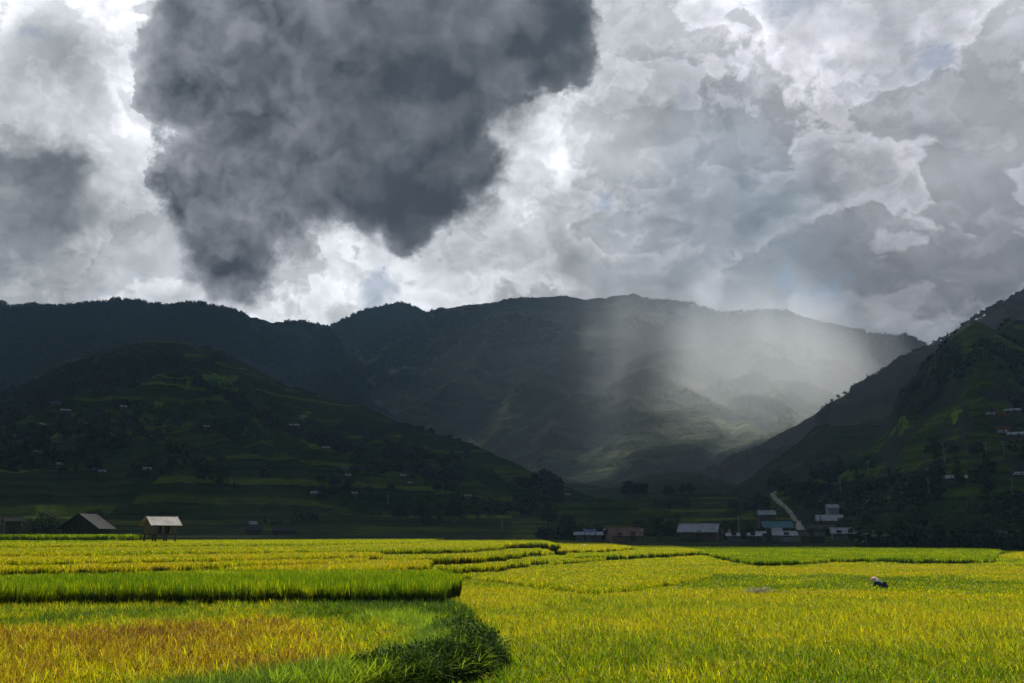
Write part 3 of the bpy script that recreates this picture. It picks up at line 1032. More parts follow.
buckets = {}
PX, PY = on_plane(882.5, 587, 0.85)          # where the farmer stands
for zi, (r0, r1, hd, sp) in enumerate(ZONES):
    X, Y = jgrid(r0, r1, hd, sp)
    k = pad_at(X, Y)
    for i, p in enumerate(PAD):
        s = k == i
        if not s.any():
            continue
        x, y = X[s], Y[s]
        kind, tm, ta = STYLE[p['style']]
        t = tm + (fbm(x / 3.5, y / 3.5, 4, 0.55, 4) - 0.5) * ta * 2.2 + rng.normal(0, 0.11 if p['style'] == 'brown' else 0.05, len(x))
        if p['key'] == 'base':
            # ripe yellow band in the middle, greener near and in a strip behind the farmer
            rr = np.hypot(x, y)
            t += 0.10 * sm(rr, 24, 34) - 0.20 * sm(rr, 47, 52) * (1 - sm(rr, 62, 70)) - 0.04 * sm(rr, 80, 100)
            t -= 0.10 * (1 - sm(rr, 15, 24))
            t -= 0.10 * sm(-x, 0, 5) * (1 - sm(rr, 30, 40))
            t -= 0.09 * sm(x, 20, 60) * sm(rr, 75, 95)
        if p['key'] == 'fore_left':
            a_, _r = np.degrees(np.arctan2(x, y)), np.hypot(x, y)
            t -= 0.34 * sm(_r, 26.5, 29.5) + 0.30 * sm(a_, -15, -6)
        zz = p['z'] + np.zeros_like(x)
        hs = p['h'] / (0.80 if kind == 'ripe' else 0.90)
        sc_ = rng.uniform(0.95, 1.05, (len(x), 1)) * np.array([[1, 1, hs]]) * np.stack([np.ones(len(x)), np.ones(len(x)), rng.choice([0.93, 0.98, 1.0, 1.03, 1.09] if zi == 0 else [0.97, 0.99, 1.0, 1.01], len(x))], 1)
        sc_[:, 2] *= 0.96 + 0.08 * fbm(x / 1.2, y / 1.2, 3, 0.5, 6)
        keep = np.hypot(x - PX, y - PY) > 0.35
        keep &= bank_dist(x, y) > (0.5 if p['key'] != 'fore_left' else 1.7 + 1.6 * (fbm(x / 1.1, y / 1.1, 3) - 0.5))
        buckets.setdefault((p['key'], kind + str(zi)), []).append((np.stack([x, y, zz], 1)[keep], sc_[keep], np.clip(t, 0, 1)[keep]))
owner = {}
for (key, cl), lst in buckets.items():
    P_ = np.concatenate([q[0] for q in lst])
    S_ = np.concatenate([q[1] for q in lst])
    T_ = np.concatenate([q[2] for q in lst])
    o = scatter('rice', P_, RICE[cl], S_, T_, tilt=0.08)
    lb = LBL[key]
    if key in owner:
        o.parent = owner[key]
        o.name = 'rice'
        o['kind'] = 'stuff'
    else:
        tag(o, lb[0], lb[1], 'rice plots of the stepped field', 'stuff')
        owner[key] = o

# ------------------------------------------------------------------ weeds on the overgrown bank
M_herb = rice_mat('herb_leaf', [(0, (0.02, 0.045, 0.008)), (0.5, (0.05, 0.11, 0.012)), (1, (0.18, 0.26, 0.02))], 0.12)
M_weed = rice_mat('weed_leaf', [(0, (0.02, 0.05, 0.01)), (0.5, (0.06, 0.13, 0.02)), (1, (0.27, 0.36, 0.012))], 0.5)


def herb_mesh(name, seed, n=120, rad=0.3, h=0.45, leaf=0.030):
    r_ = random.Random(seed)
    V, F, MI = [], [], []
    for i in range(n):
        th, ph = r_.uniform(0, 6.283), math.acos(r_.uniform(0.0, 1))
        rr = rad * r_.uniform(0.5, 1.0)
        c = Vector((rr * math.sin(ph) * math.cos(th), rr * math.sin(ph) * math.sin(th), h * r_.uniform(0.15, 1) * math.cos(ph) ** 0.5))
        d = Vector((r_.gauss(0, 1), r_.gauss(0, 1), r_.gauss(0.4, 0.7))).normalized()
        s_ = d.orthogonal().normalized()
        l = leaf * r_.uniform(0.6, 1.4)
        b = len(V)
        V += [tuple(c - d * l), tuple(c + s_ * l * 0.4), tuple(c + d * l), tuple(c - s_ * l * 0.4)]
        F.append((b, b + 1, b + 2, b + 3))
        MI.append(0)
    return np_mesh(name, V, F, [M_herb], mi=MI)


def grass_mesh(name, seed, nb=26, rad=0.14, h=0.55, w=0.009):
    me = tuft_mesh(name, seed, nb, rad, h, w, 0, 0.55, 1.3)
    me.materials.clear()
    for _ in range(3):
        me.materials.append(M_weed)
    return me


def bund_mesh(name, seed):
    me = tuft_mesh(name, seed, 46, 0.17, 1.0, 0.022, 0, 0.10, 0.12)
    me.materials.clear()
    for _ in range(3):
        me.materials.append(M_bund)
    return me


M_bund = rice_mat('riser_shade_dark', [(0, (0.016, 0.030, 0.006)), (0.5, (0.030, 0.055, 0.008)), (1, (0.07, 0.09, 0.012))], 0.04)  # near-black opaque tufts, added to paint the shade lines of the terrace risers
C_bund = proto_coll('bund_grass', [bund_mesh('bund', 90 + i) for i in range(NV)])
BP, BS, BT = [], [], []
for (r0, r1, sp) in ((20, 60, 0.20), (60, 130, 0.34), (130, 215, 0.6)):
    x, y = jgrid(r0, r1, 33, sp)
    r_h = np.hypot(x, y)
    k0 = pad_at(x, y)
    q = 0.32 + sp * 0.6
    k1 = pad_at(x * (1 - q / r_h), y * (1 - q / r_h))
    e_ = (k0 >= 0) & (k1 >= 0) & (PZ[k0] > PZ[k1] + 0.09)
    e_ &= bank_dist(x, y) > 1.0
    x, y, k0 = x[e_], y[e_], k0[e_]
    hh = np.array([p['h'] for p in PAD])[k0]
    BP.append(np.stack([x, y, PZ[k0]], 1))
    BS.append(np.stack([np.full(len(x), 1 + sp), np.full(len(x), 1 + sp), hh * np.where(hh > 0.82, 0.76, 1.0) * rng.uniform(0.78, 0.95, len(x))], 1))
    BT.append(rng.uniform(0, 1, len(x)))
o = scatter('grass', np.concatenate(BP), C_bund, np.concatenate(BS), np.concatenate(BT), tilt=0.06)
tag(o, 'dark tufts added as painted shade along the fronts of the rice steps', 'grass', None, 'stuff')

C_herb = proto_coll('bank_herb', [herb_mesh('herb', 70 + i) for i in range(NV)])
C_grass = proto_coll('bank_grass', [grass_mesh('grass', 80 + i) for i in range(NV)])
# the bank follows the edge of the left foreground plot



def along(n, spread_in, spread_out, a0=0.0, a1=1.0):
    t = rng.uniform(a0, a1, n) * seg[-1]
    x, y = np.interp(t, seg, E[:, 0]), np.interp(t, seg, E[:, 1])
    dx = np.interp(t + 0.1, seg, E[:, 0]) - np.interp(t - 0.1, seg, E[:, 0])
    dy = np.interp(t + 0.1, seg, E[:, 1]) - np.interp(t - 0.1, seg, E[:, 1])
    l = np.hypot(dx, dy) + 1e-6
    nx, ny = -dy / l, dx / l            # points into the plot
    off = rng.uniform(-spread_out, spread_in, n)
    return x + nx * off, y + ny * off, off, t / seg[-1]


def bank_z(off):
    return np.interp(off, [-0.35, -0.12, 0.08, 0.9, 3.0], [-0.1, 0.45, 0.92, 0.95, 0.42])


# earth bank under the weeds
nb = 160
tt = np.linspace(0, 1, nb) * seg[-1]
offs = [-0.45, -0.3, -0.15, 0.0, 0.1, 0.6, 1.6, 3.0]
V, F = [], []
for i, t in enumerate(tt):
    x, y = np.interp(t, seg, E[:, 0]), np.interp(t, seg, E[:, 1])
    dx = np.interp(t + 0.4, seg, E[:, 0]) - np.interp(t - 0.4, seg, E[:, 0])
    dy = np.interp(t + 0.4, seg, E[:, 1]) - np.interp(t - 0.4, seg, E[:, 1])
    l = math.hypot(dx, dy)
    for q in offs:
        zb_ = float(bank_z(np.array(q))) + (random.random() - 0.5) * 0.08 - (0.3 if q in (offs[0], offs[-1]) else 0)
        V.append((x - dy / l * q, y + dx / l * q, zb_))
for i in range(nb - 1):
    for j in range(len(offs) - 1):
        k = i * len(offs) + j
        F.append((k, k + 1, k + len(offs) + 1, k + len(offs)))
o = link('earth_bank', np_mesh('earth_bank', V, F, [M_soil], smooth=True))
tag(o, 'raised earth bank curving round the left foreground plot', None, None, 'structure')
x, y, off, t = along(9500, 3.0, 0.0)
k_ = ((t < 0.35) | (t > 0.82) | (off > 0.35) | (rng.random(len(off)) < 0.40)) & ((off < 1.6) | (rng.random(len(off)) < 0.55))
x, y, off, t = x[k_], y[k_], off[k_], t[k_]
pz = bank_z(off) - 0.05
tin = np.clip(0.72 + 0.25 * sm(t, 0.7, 0.85) + (fbm(x / 0.8, y / 0.8, 3) - 0.5) * 1.2, 0, 1)
o = scatter('grass', np.stack([x, y, pz], 1), C_grass, rng.uniform(0.6, 1.15, (len(x), 1)) * np.ones((1, 3)), tin, tilt=0.25)
tag(o, 'long tangled green grass on the bank in the foreground', 'grass', None, 'stuff')
x, y, off, t = along(2000, 0.8, 0.05, 0.28, 0.76)
pz = bank_z(off) - 0.08
tin = np.clip(0.4 + (fbm(x / 0.6, y / 0.6, 3, 0.5, 5) - 0.5) * 1.3, 0, 1)
o = scatter('weeds', np.stack([x, y, pz], 1), C_herb, rng.uniform(0.35, 1.35, (len(x), 1)) * np.ones((1, 3)), tin, tilt=0.2)
tag(o, 'low leafy weeds among the grass of the foreground bank', 'weeds', None, 'stuff')

# ------------------------------------------------------------------ trees and shrubs
M_bark = principled('bark', (0.09, 0.07, 0.05), 0.9, var=0.4, scale=3, bump=0.03)
M_leafd = leaf_mat('dark_leaves', (0.006, 0.013, 0.003), (0.020, 0.036, 0.007), 0.15)
M_leafm = leaf_mat('green_leaves', (0.030, 0.060, 0.012), (0.075, 0.120, 0.024), 0.3)
M_leafs = leaf_mat('shrub_leaves', (0.025, 0.055, 0.010), (0.085, 0.150, 0.022), 0.15)
M_bambo = leaf_mat('bamboo_leaves', (0.040, 0.065, 0.018), (0.090, 0.120, 0.030), 0.3)


def crown_mesh(name, seed, clumps, per, leaf, mat, flat=0.8):
    """clumps: (x,y,z,r); leaf-sized faces on and in each"""
    r_ = np.random.default_rng(seed)
    V, F = [], []
    C_, Nn = [], []
    for (cx, cy_, cz, cr) in clumps:
        k = int(per * (cr / 1.0) ** 2) + 6
        d = r_.normal(size=(k, 3))
        d /= np.linalg.norm(d, axis=1)[:, None]
        rad = cr * r_.uniform(0.55, 1.08, (k, 1))
        c = np.array([[cx, cy_, cz]]) + d * rad * np.array([[1, 1, flat]])
        C_.append(c)
        Nn.append(d + r_.normal(scale=0.6, size=(k, 3)))
    C_ = np.concatenate(C_)
    Nn = np.concatenate(Nn)
    Nn /= np.linalg.norm(Nn, axis=1)[:, None]
    a = np.cross(Nn, r_.normal(size=Nn.shape))
    a /= np.linalg.norm(a, axis=1)[:, None]
    b = np.cross(Nn, a)
    l = leaf * r_.uniform(0.6, 1.4, (len(C_), 1))
    V = np.stack([C_ - a * l, C_ + b * l * 0.55, C_ + a * l, C_ - b * l * 0.55], 1).reshape(-1, 3)
    F = np.arange(len(V)).reshape(-1, 4)
    return np_mesh(name, V, F, [mat])


def broadleaf(seed, h=8.0, w=3.0, mat=None, leaf=0.22, per=80):
    r_ = random.Random(seed)
    mb = MB()
    top = h * 0.62
    bend = [(0, 0, -0.8), (r_.uniform(-.2, .2), r_.uniform(-.2, .2), h * 0.2), (r_.uniform(-.4, .4), r_.uniform(-.4, .4), h * 0.42), (r_.uniform(-.5, .5), r_.uniform(-.5, .5), top)]
    mb.tube(bend, [h * 0.030, h * 0.022, h * 0.016, h * 0.008], 7)
    cl = [(bend[3][0], bend[3][1], h * 0.80, w * 0.42)]
    for i in range(9):
        an, rr = i * 2.4 + r_.uniform(-.4, .4), w * r_.uniform(0.35, 0.72)
        z = h * r_.uniform(0.40, 0.86)
        rr *= 1.0 - max(0, (z / h - 0.6)) * 1.1
        e = Vector((rr * math.cos(an), rr * math.sin(an), z))
        st = Vector(bend[2]) if i % 2 else Vector(bend[1]).lerp(Vector(bend[2]), 0.7)
        mid = st.lerp(e, 0.5) + Vector((0, 0, -0.2))
        mb.tube([st, mid, e], [h * 0.010, h * 0.007, h * 0.003], 5)
        cl.append((e.x, e.y, e.z, w * r_.uniform(0.28, 0.44)))
    return mb, crown_mesh('crown', seed, cl, per, leaf, mat or M_leafd)


def conical(seed, h=9.0, w=1.8, mat=None, leaf=0.22, per=70):
    r_ = random.Random(seed)
    mb = MB()
    mb.tube([(0, 0, -0.8), (0.05, 0, h * 0.5), (0, 0.05, h * 0.97)], [h * 0.024, h * 0.015, h * 0.003], 7)
    cl = []
    for i in range(12):
        t = i / 11
        an = i * 2.4
        rr = w * (1 - t) * 0.55
        cl.append((rr * math.cos(an), rr * math.sin(an), h * (0.25 + 0.72 * t), w * (0.55 - 0.38 * t) * r_.uniform(0.8, 1.15)))
    return mb, crown_mesh('crown', seed, cl, per, leaf, mat or M_leafd, 1.1)


def bamboo(seed, h=9.0, w=2.8):
    r_ = random.Random(seed)
    mb = MB()
    cl = []
    for i in range(14):
        an, sp = r_.uniform(0, 6.28), r_.uniform(0.2, 1.0)
        hh = h * r_.uniform(0.7, 1.0)
        b0 = Vector((0.5 * math.cos(an) * sp, 0.5 * math.sin(an) * sp, -0.4))
        e = Vector((w * math.cos(an) * sp, w * math.sin(an) * sp, hh))
        mid = Vector((w * 0.45 * math.cos(an) * sp, w * 0.45 * math.sin(an) * sp, hh * 0.6))
        tip = e + Vector((0.7 * math.cos(an), 0.7 * math.sin(an), -0.5))
        mb.tube([b0, mid, e, tip], [0.05, 0.04, 0.02, 0.008], 5)
        for t in (0.45, 0.62, 0.8, 0.95, 1.1):
            q = mid.lerp(e, (t - 0.45) / 0.55) if t < 1 else tip
            cl.append((q.x, q.y, q.z, r_.uniform(0.35, 0.7)))
    return mb, crown_mesh('crown', seed, cl, 60, 0.2, M_bambo, 0.7)


def proto(pair):
    mb, crown = pair
    t = bpy.data.meshes.new('trunk')
    t.from_pydata(mb.v, [], mb.f)
    t.materials.append(M_bark)
    t.update()
    return t, crown


T_BROAD = [proto(broadleaf(101 + i, 8, 3.2, [M_leafd, M_leafm, M_leafd][i % 3])) for i in range(5)]
T_CONE = [proto(conical(121 + i, 9, 1.9)) for i in range(3)]
T_BAM = [proto(bamboo(131 + i)) for i in range(2)]
T_FARB = [proto(broadleaf(141 + i, 8, 3.2, M_leafd, 0.55, 16)) for i in range(4)]
T_FARC = [proto(conical(151 + i, 9, 1.8, M_leafd, 0.55, 16)) for i in range(3)]


def tree(protos, loc, s, label, group=None, name='tree', sx=1.0):
    t, c = random.choice(protos)
    e = empty(name, loc, random.uniform(0, 6.28))
    e.scale = (s * sx, s * sx, s)
    tag(e, label, 'tree', group)
    link('trunk', t, e)
    link('crown', c, e)
    return e
#PARTB

# ------------------------------------------------------------------ unseen cloud sheets added to shade the valley and shape the sunbeams (out of frame)
M_cloud = principled('shade_cloud', (0.55, 0.56, 0.58), 1.0, var=0.1, scale=0.002, spec=0.0)
SH = Vector((SUN.x / SUN.z, SUN.y / SUN.z))


def shade_cloud_deck(name, H, zref, x0, x1, y0, y1, cell, thick, cover, label):
    """solid cells where cover(ground x, ground y) > threshold noise; x,y are where the shadow falls"""
    xs, ys = np.arange(x0, x1, cell), np.arange(y0, y1, cell)
    GX_, GY_ = np.meshgrid(xs, ys, indexing='ij')
    open_p = cover(GX_ + cell / 2, GY_ + cell / 2)
    solid = np.random.default_rng(3).random(GX_.shape) >= open_p
    nx_, ny_ = solid.shape
    vx = x0 + cell * np.arange(nx_ + 1)
    vy = y0 + cell * np.arange(ny_ + 1)
    VX, VY = np.meshgrid(vx, vy, indexing='ij')
    k = H - zref
    wx, wy = VX + SH.x * k, VY + SH.y * k
    lump = fbm(wx / 400, wy / 400, 4) * 60
    top = np.stack([wx, wy, H + thick + lump], -1).reshape(-1, 3)
    bot = np.stack([wx, wy, H + lump], -1).reshape(-1, 3)
    n1 = top.shape[0]
    idx = np.arange(n1).reshape(VX.shape)
    a, b, c, d = idx[:-1, :-1], idx[1:, :-1], idx[1:, 1:], idx[:-1, 1:]
    Ft = np.stack([a, b, c, d], -1)[solid]
    Fb_ = np.stack([d, c, b, a], -1)[solid] + n1
    sides = []
    pad = np.pad(solid, 1)
    for (di, dj, e0, e1) in ((-1, 0, a, d), (1, 0, b, c), (0, -1, a, b), (0, 1, d, c)):
        nb_ = pad[1 + di:1 + di + nx_, 1 + dj:1 + dj + ny_]
        mk = solid & ~nb_
        sides.append(np.stack([e0[mk], e1[mk], e1[mk] + n1, e0[mk] + n1], -1))
    F = np.concatenate([Ft, Fb_] + sides)
    o = link(name, np_mesh(name, np.concatenate([top, bot]), F, [M_cloud]))
    tag(o, label, None, None, 'structure')
    return o


def lit_edge(X):
    return np.interp(X, [-400, -110, -72, -64, -20, 0, 60, 120, 400], [150, 190, 186, 158, 196, 212, 196, 176, 176])


def cover_low(X, Y):
    e = lit_edge(X) + (fbm(X / 45, Y / 45, 3, 0.5, 4) - 0.5) * 30
    return np.where(Y < e, 1.0, 0.012 + 0.05 * sm(fbm(X / 130, Y / 130, 4, 0.5, 7), 0.56, 0.72))


def blob(X, Y, cx, cy_, rx, ry, rot=0.0):
    c, s = math.cos(rot), math.sin(rot)
    u, v = (X - cx) * c + (Y - cy_) * s, -(X - cx) * s + (Y - cy_) * c
    return np.clip(1.25 - np.sqrt((u / rx) ** 2 + (v / ry) ** 2), 0, 1)


def cover_high(X, Y):
    n = fbm(X / 260, Y / 500, 5, 0.55, 13)
    st = 0.25 + 0.75 * sm(fbm(X / 170, Y / 1500, 4, 0.55, 17), 0.36, 0.62)       # streaks: separate shafts
    f = 0.010 + 0.03 * sm(n, 0.5, 0.72)
    f = f + 0.95 * sm(blob(X, Y, 830, 2900, 310, 700, -0.56), 0.0, 0.7) * st
    f = f + 0.9 * sm(blob(X, Y, 690, 2520, 190, 330, -0.4), 0.0, 0.7)
    f = f + 0.26 * sm(blob(X, Y, 440, 3150, 260, 560, -0.2), 0.0, 1.0) * st
    f = f + 0.16 * sm(blob(X, Y, 480, 2600, 360, 700, -0.3), 0.0, 1.1)
    f = f + 0.10 * sm(blob(X, Y, 480, 1000, 200, 300), 0.0, 0.6)
    return np.clip(f, 0, 1)


shade_cloud_deck('cloud', 1900, 6, -1500, 1500, 60, 1000, 14, 3, cover_low, 'unseen low cloud sheet added to shade the village and the foot of the hills')
shade_cloud_deck('cloud', 7600, 450, -5600, 5600, 950, 5900, 60, 12, cover_high, 'unseen high cloud sheet added with holes to shape sunbeams on the mountain')

# ------------------------------------------------------------------ air
def volume_mat(name, col, density, g):
    m = bpy.data.materials.new(name)
    m.use_nodes = True
    n = NT(m.node_tree)
    v = n.n('ShaderNodeVolumePrincipled', {'Color': (*col, 1), 'Density': density, 'Anisotropy': g})
    o_ = n.n('ShaderNodeOutputMaterial')
    m.node_tree.links.new(v.outputs[0], o_.inputs['Volume'])
    return m


M_haze = volume_mat('haze_air', (0.42, 0.72, 1.0), HAZE_D, 0.35)
mb = MB()
mb.box((0, 4000, 800), (13000, 13000, 1700))
bm_z = [v[2] for v in mb.v]
mb.v = [(v[0], v[1], -60 if v[2] < 0 else 1560) for v in mb.v]
hz = mb.build('haze', M_haze)
tag(hz, 'thin bluish haze filling the valley', None, None, 'stuff')

M_rain = volume_mat('rain_veil', (0.94, 0.97, 1.0), RAIN_D, 0.5)


def shower(cx, cy_, rx, T, z0, z1, lean, label, mat, yaw=0.0):
    """a rain veil: a closed lens that thins away gradually to nothing at its sides and top"""
    nx_, nz = 56, 34
    U = np.linspace(-1, 1, nx_ + 1)
    Z = np.linspace(0, 1, nz + 1)
    V, F = [], []
    for sgn in (-1, 1):
        for j, t in enumerate(Z):
            for i, u in enumerate(U):
                fx = math.cos(math.pi / 2 * u) ** 2
                fz = 1.0 if t < 0.25 else math.cos(math.pi / 2 * (t - 0.25) / 0.75) ** 2
                wob = 0.75 + 0.5 * float(fbm(np.array(u * 3.0 + cx * 0.01), np.array(t * 0.8), 3))
                h = (T * fx * fz * wob + 0.6) * sgn
                z = z0 + (z1 - z0) * t
                lx = rx * u
                V.append((cx + lx * math.cos(yaw), cy_ + lx * math.sin(yaw) + h + lean[1] * (z - z0), z))
    n1 = (nx_ + 1) * (nz + 1)
    W_n = nx_ + 1
    for k, off in ((0, 0), (1, n1)):
        for j in range(nz):
            for i in range(nx_):
                q = [off + j * W_n + i, off + j * W_n + i + 1, off + (j + 1) * W_n + i + 1, off + (j + 1) * W_n + i]
                F.append(tuple(q) if k == 0 else tuple(q[::-1]))
    for i in range(nx_):
        F.append((i + 1, i, n1 + i, n1 + i + 1))
        k = nz * W_n + i
        F.append((k, k + 1, n1 + k + 1, n1 + k))
    for j in range(nz):
        k = j * W_n
        F.append((k, k + W_n, n1 + k + W_n, n1 + k))
        k += nx_
        F.append((k + W_n, k, n1 + k, n1 + k + W_n))
    me = bpy.data.meshes.new('rain')
    me.from_pydata(V, [], F)
    me.materials.append(mat)
    me.update()
    o_ = link('rain', me)
    tag(o_, label, None, None, 'stuff')
    return o_


if RAIN_D > 0:
    shower(640, 2700, 1150, 700, -40, 1090, (0.0, 1.0), 'veil of rain in front of the main mountain at right', M_rain)
    shower(800, 2550, 620, 460, -50, 900, (0.0, 0.6), 'denser core of the rain veil under the sunbeams', M_rain)
    shower(420, 2200, 720, 360, -60, 820, (0.0, 0.4), 'rain veil reaching the valley floor left of the beams', M_rain)

M_mist = volume_mat('mist_veil', (0.92, 0.95, 1.0), MIST_D, 0.35)
shower(215, 1150, 460, 200, -60, 230, (0.0, 0.1), 'grey mist lying in the mouth of the valley', M_mist)
shower(600, 1330, 620, 270, -60, 640, (0.0, 0.1), 'grey rain mist hanging before the hazy slope at right', M_mist)

# ------------------------------------------------------------------ houses
def roof_mat(name, col, metal=0.0, rough=0.55, ax=0, k=9.0):
    m = bpy.data.materials.new(name)
    m.use_nodes = True
    n = NT(m.node_tree)
    co = n.n('ShaderNodeTexCoord').outputs['Object']
    x = n.n('ShaderNodeSeparateXYZ', {0: co}).outputs[ax]
    w = n.m('SINE', n.m('MULTIPLY', x, k * 2.2))
    f = n.noise(co, 1.1, 6, 0.65)
    c = n.mix(n.sstep(f, 0.35, 0.7), col, tuple(q * 0.55 for q in col))
    p = n.n('ShaderNodeBsdfPrincipled', {'Base Color': c, 'Roughness': rough, 'Metallic': metal, 'Specular IOR Level': 0.3})
    b = n.n('ShaderNodeBump', {'Strength': 0.7, 'Distance': 0.012, 'Height': w})
    m.node_tree.links.new(b.outputs[0], p.inputs['Normal'])
    n.n('ShaderNodeOutputMaterial', {0: p.outputs[0]})
    return m


RM = {'white': roof_mat('pale_sheet_roof', (0.44, 0.44, 0.46)), 'grey': roof_mat('grey_sheet_roof', (0.42, 0.42, 0.46)),
      'red': roof_mat('red_sheet_roof', (0.21, 0.085, 0.065)), 'teal': roof_mat('teal_sheet_roof', (0.08, 0.20, 0.23)),
      'blue': roof_mat('blue_sheet_roof', (0.04, 0.11, 0.26)), 'dark': roof_mat('dark_shingle_roof', (0.065, 0.058, 0.052), rough=0.9)}
WM = {'wood': wood_mat('plank_wall', (0.16, 0.12, 0.085), (0.07, 0.05, 0.04)), 'white': principled('limed_wall', (0.38, 0.38, 0.38), 0.9, scale=1.5),
      'grey': principled('block_wall', (0.20, 0.20, 0.20), 0.9, scale=2), 'brown': principled('earth_wall', (0.22, 0.15, 0.10), 0.95, scale=2)}
M_hole = principled('dark_interior', (0.012, 0.012, 0.012), 0.9)
M_frame = wood_mat('frame_wood', (0.10, 0.075, 0.055), (0.05, 0.04, 0.03))
M_glass = principled('window_glass', (0.03, 0.035, 0.045), 0.15, spec=0.6, var=0.1)


def house(loc, rz, w, d, h, rh, roof='white', wall='wood', label='', cat='house', group=None, over=0.35, openings=((-.25, 'w'), (.2, 'd')), name='house', simple=False):
    e = empty(name, loc, rz)
    tag(e, label, cat, group)
    mb = MB()
    # gabled wall shell, ridge along x
    out = [(-d / 2, -0.8), (d / 2, -0.8), (d / 2, h), (0, h + rh - 0.05), (-d / 2, h)]
    n_ = len(out)
    Pp = [(-w / 2, y, z) for y, z in out] + [(w / 2, y, z) for y, z in out]
    Ff = [tuple(range(n_ - 1, -1, -1)), tuple(range(n_, 2 * n_))] + [(i, (i + 1) % n_, (i + 1) % n_ + n_, i + n_) for i in range(n_)]
    mb.poly(Pp, Ff)
    mb.build('wall', WM[wall], e)
    rb = MB()
    sl_ = math.hypot(d / 2, rh)
    ang = math.atan2(rh, d / 2)
    for sg in (-1, 1):
        L_ = sl_ + over
        cy_ = sg * (L_ / 2) * math.cos(ang)
        cz = h + rh + 0.06 - (L_ / 2) * math.sin(ang)
        rb.box((0, cy_ - sg * 0.0, cz), (w + 2 * over, L_, 0.07), Matrix.Rotation(-sg * ang, 3, 'X'))
    rb.box((0, 0, h + rh + 0.09), (w + 2 * over - 0.02, 0.22, 0.06))
    rb.build('roof', RM[roof], e)
    for (fx, kind) in openings:
        if kind == 'd':
            o_ = MB()
            o_.box((fx * w, -d / 2 - 0.03, 1.0), (0.95, 0.08, 2.0))
            dd = o_.build('door', M_frame, e)
        else:
            o_ = MB()
            x_, y_, z_ = fx * w, -d / 2 - 0.03, 1.35
            for (bx, bz, sx_, sz_) in ((0, .42, 1.0, .08), (0, -.42, 1.0, .08), (-.46, 0, .08, .76), (.46, 0, .08, .76), (0, 0, .05, .76)):
                o_.box((x_ + bx, y_, z_ + bz), (sx_, 0.08, sz_))
            wn = o_.build('window', M_frame, e)
            g_ = MB()
            g_.box((x_, y_ + 0.015, z_), (0.86, 0.02, 0.76))
            g_.build('pane', M_glass, wn)
    return e


def at_range(px, D, dz=0.0):
    a, _ = pix_dir(px, 540)
    X, Y = D * math.sin(float(a)), D * math.cos(float(a))
    return X, Y, float(ground_at(X, Y)[0]) + dz


def height_at(py, D, px=512):
    _, t = pix_dir(px, py)
    return CAM_Z + D * float(t)


# the houses in the village behind the field, left to right
V_ = at_range
def vhouse(px0, px1, ytop, yeave, D, roof, wall, label, rz=0.0, d=5.0, ybase=None, **kw):
    x, y, z = V_((px0 + px1) / 2, D)
    w = (px1 - px0) * D / 995.0
    zt = height_at(ytop, D, (px0 + px1) / 2)
    ze = height_at(yeave, D, (px0 + px1) / 2)
    ang = math.atan2(x, y)
    over = 0.4
    return house((x, y, z), -ang + rz, max(1.5, w - 2 * over), d, max(1.2, ze - z + 0.15), max(0.5, zt - ze - 0.15), roof, wall, label, over=over, **kw)


vhouse(607, 640, 533.5, 542, 208, 'red', 'brown', 'low house with a faded red roof beside the blue tarpaulin', 0.25, 6)
vhouse(602, 644, 529.5, 533.5, 228, 'grey', 'wood', 'dark long house rising just behind the red roof', 0.05, 5)
vhouse(680, 719, 524, 532.5, 214, 'grey', 'wood', 'largest village house with a broad blue grey roof', -0.12, 6.5, openings=((-.3, 'w'), (0.05, 'd'), (.32, 'w')))
vhouse(716, 731, 530, 534, 222, 'red', 'brown', 'small dull red roofed shed joined to the right of the big grey roof', 0, 4)
vhouse(727, 760, 537, 540, 206, 'grey', 'grey', 'low grey walled house right of the red shed', 0.0, 4, openings=((-.3, 'w'), (0, 'w'), (.3, 'd')))
vhouse(757, 796, 536.5, 541, 210, 'white', 'white', 'low whitewashed house below the teal roof', 0.06, 4, openings=((-.2, 'd'), (.25, 'w')))
vhouse(763, 792, 521.5, 528, 265, 'teal', 'brown', 'house with a teal and rust roof left of the path', 0.1, 6)
vhouse(773, 782, 532, 536, 235, 'white', 'white', 'tiny white shed between the teal roof and the low white house', 0, 2.4, openings=())
vhouse(759, 776, 510.5, 515, 345, 'grey', 'wood', 'grey roofed hut higher on the slope left of the path', 0.15, 4, openings=((0, 'd'),))
vhouse(818, 843, 515, 521, 300, 'white', 'wood', 'house with a pale striped roof right of the path', 0.05, 6)
vhouse(811, 836, 525, 530, 245, 'dark', 'brown', 'brown walled house with a worn dark roof below the pale striped roof', -0.2, 5)
vhouse(832, 858, 531, 537, 222, 'grey', 'grey', 'grey shed at the right end of the village', 0.1, 4)
vhouse(800, 824, 537, 541.5, 205, 'dark', 'wood', 'low dark shed at the foot of the path', 0, 3.5, openings=((0, 'd'),))
vhouse(828, 840, 504.5, 508, 360, 'white', 'white', 'small white hut above the pale striped roof', 0.3, 3, openings=())
vhouse(574, 603, 540, 543.5, 212, 'white', 'grey', 'very low pale roofed shed at the left end of the village', 0.0, 3, openings=())

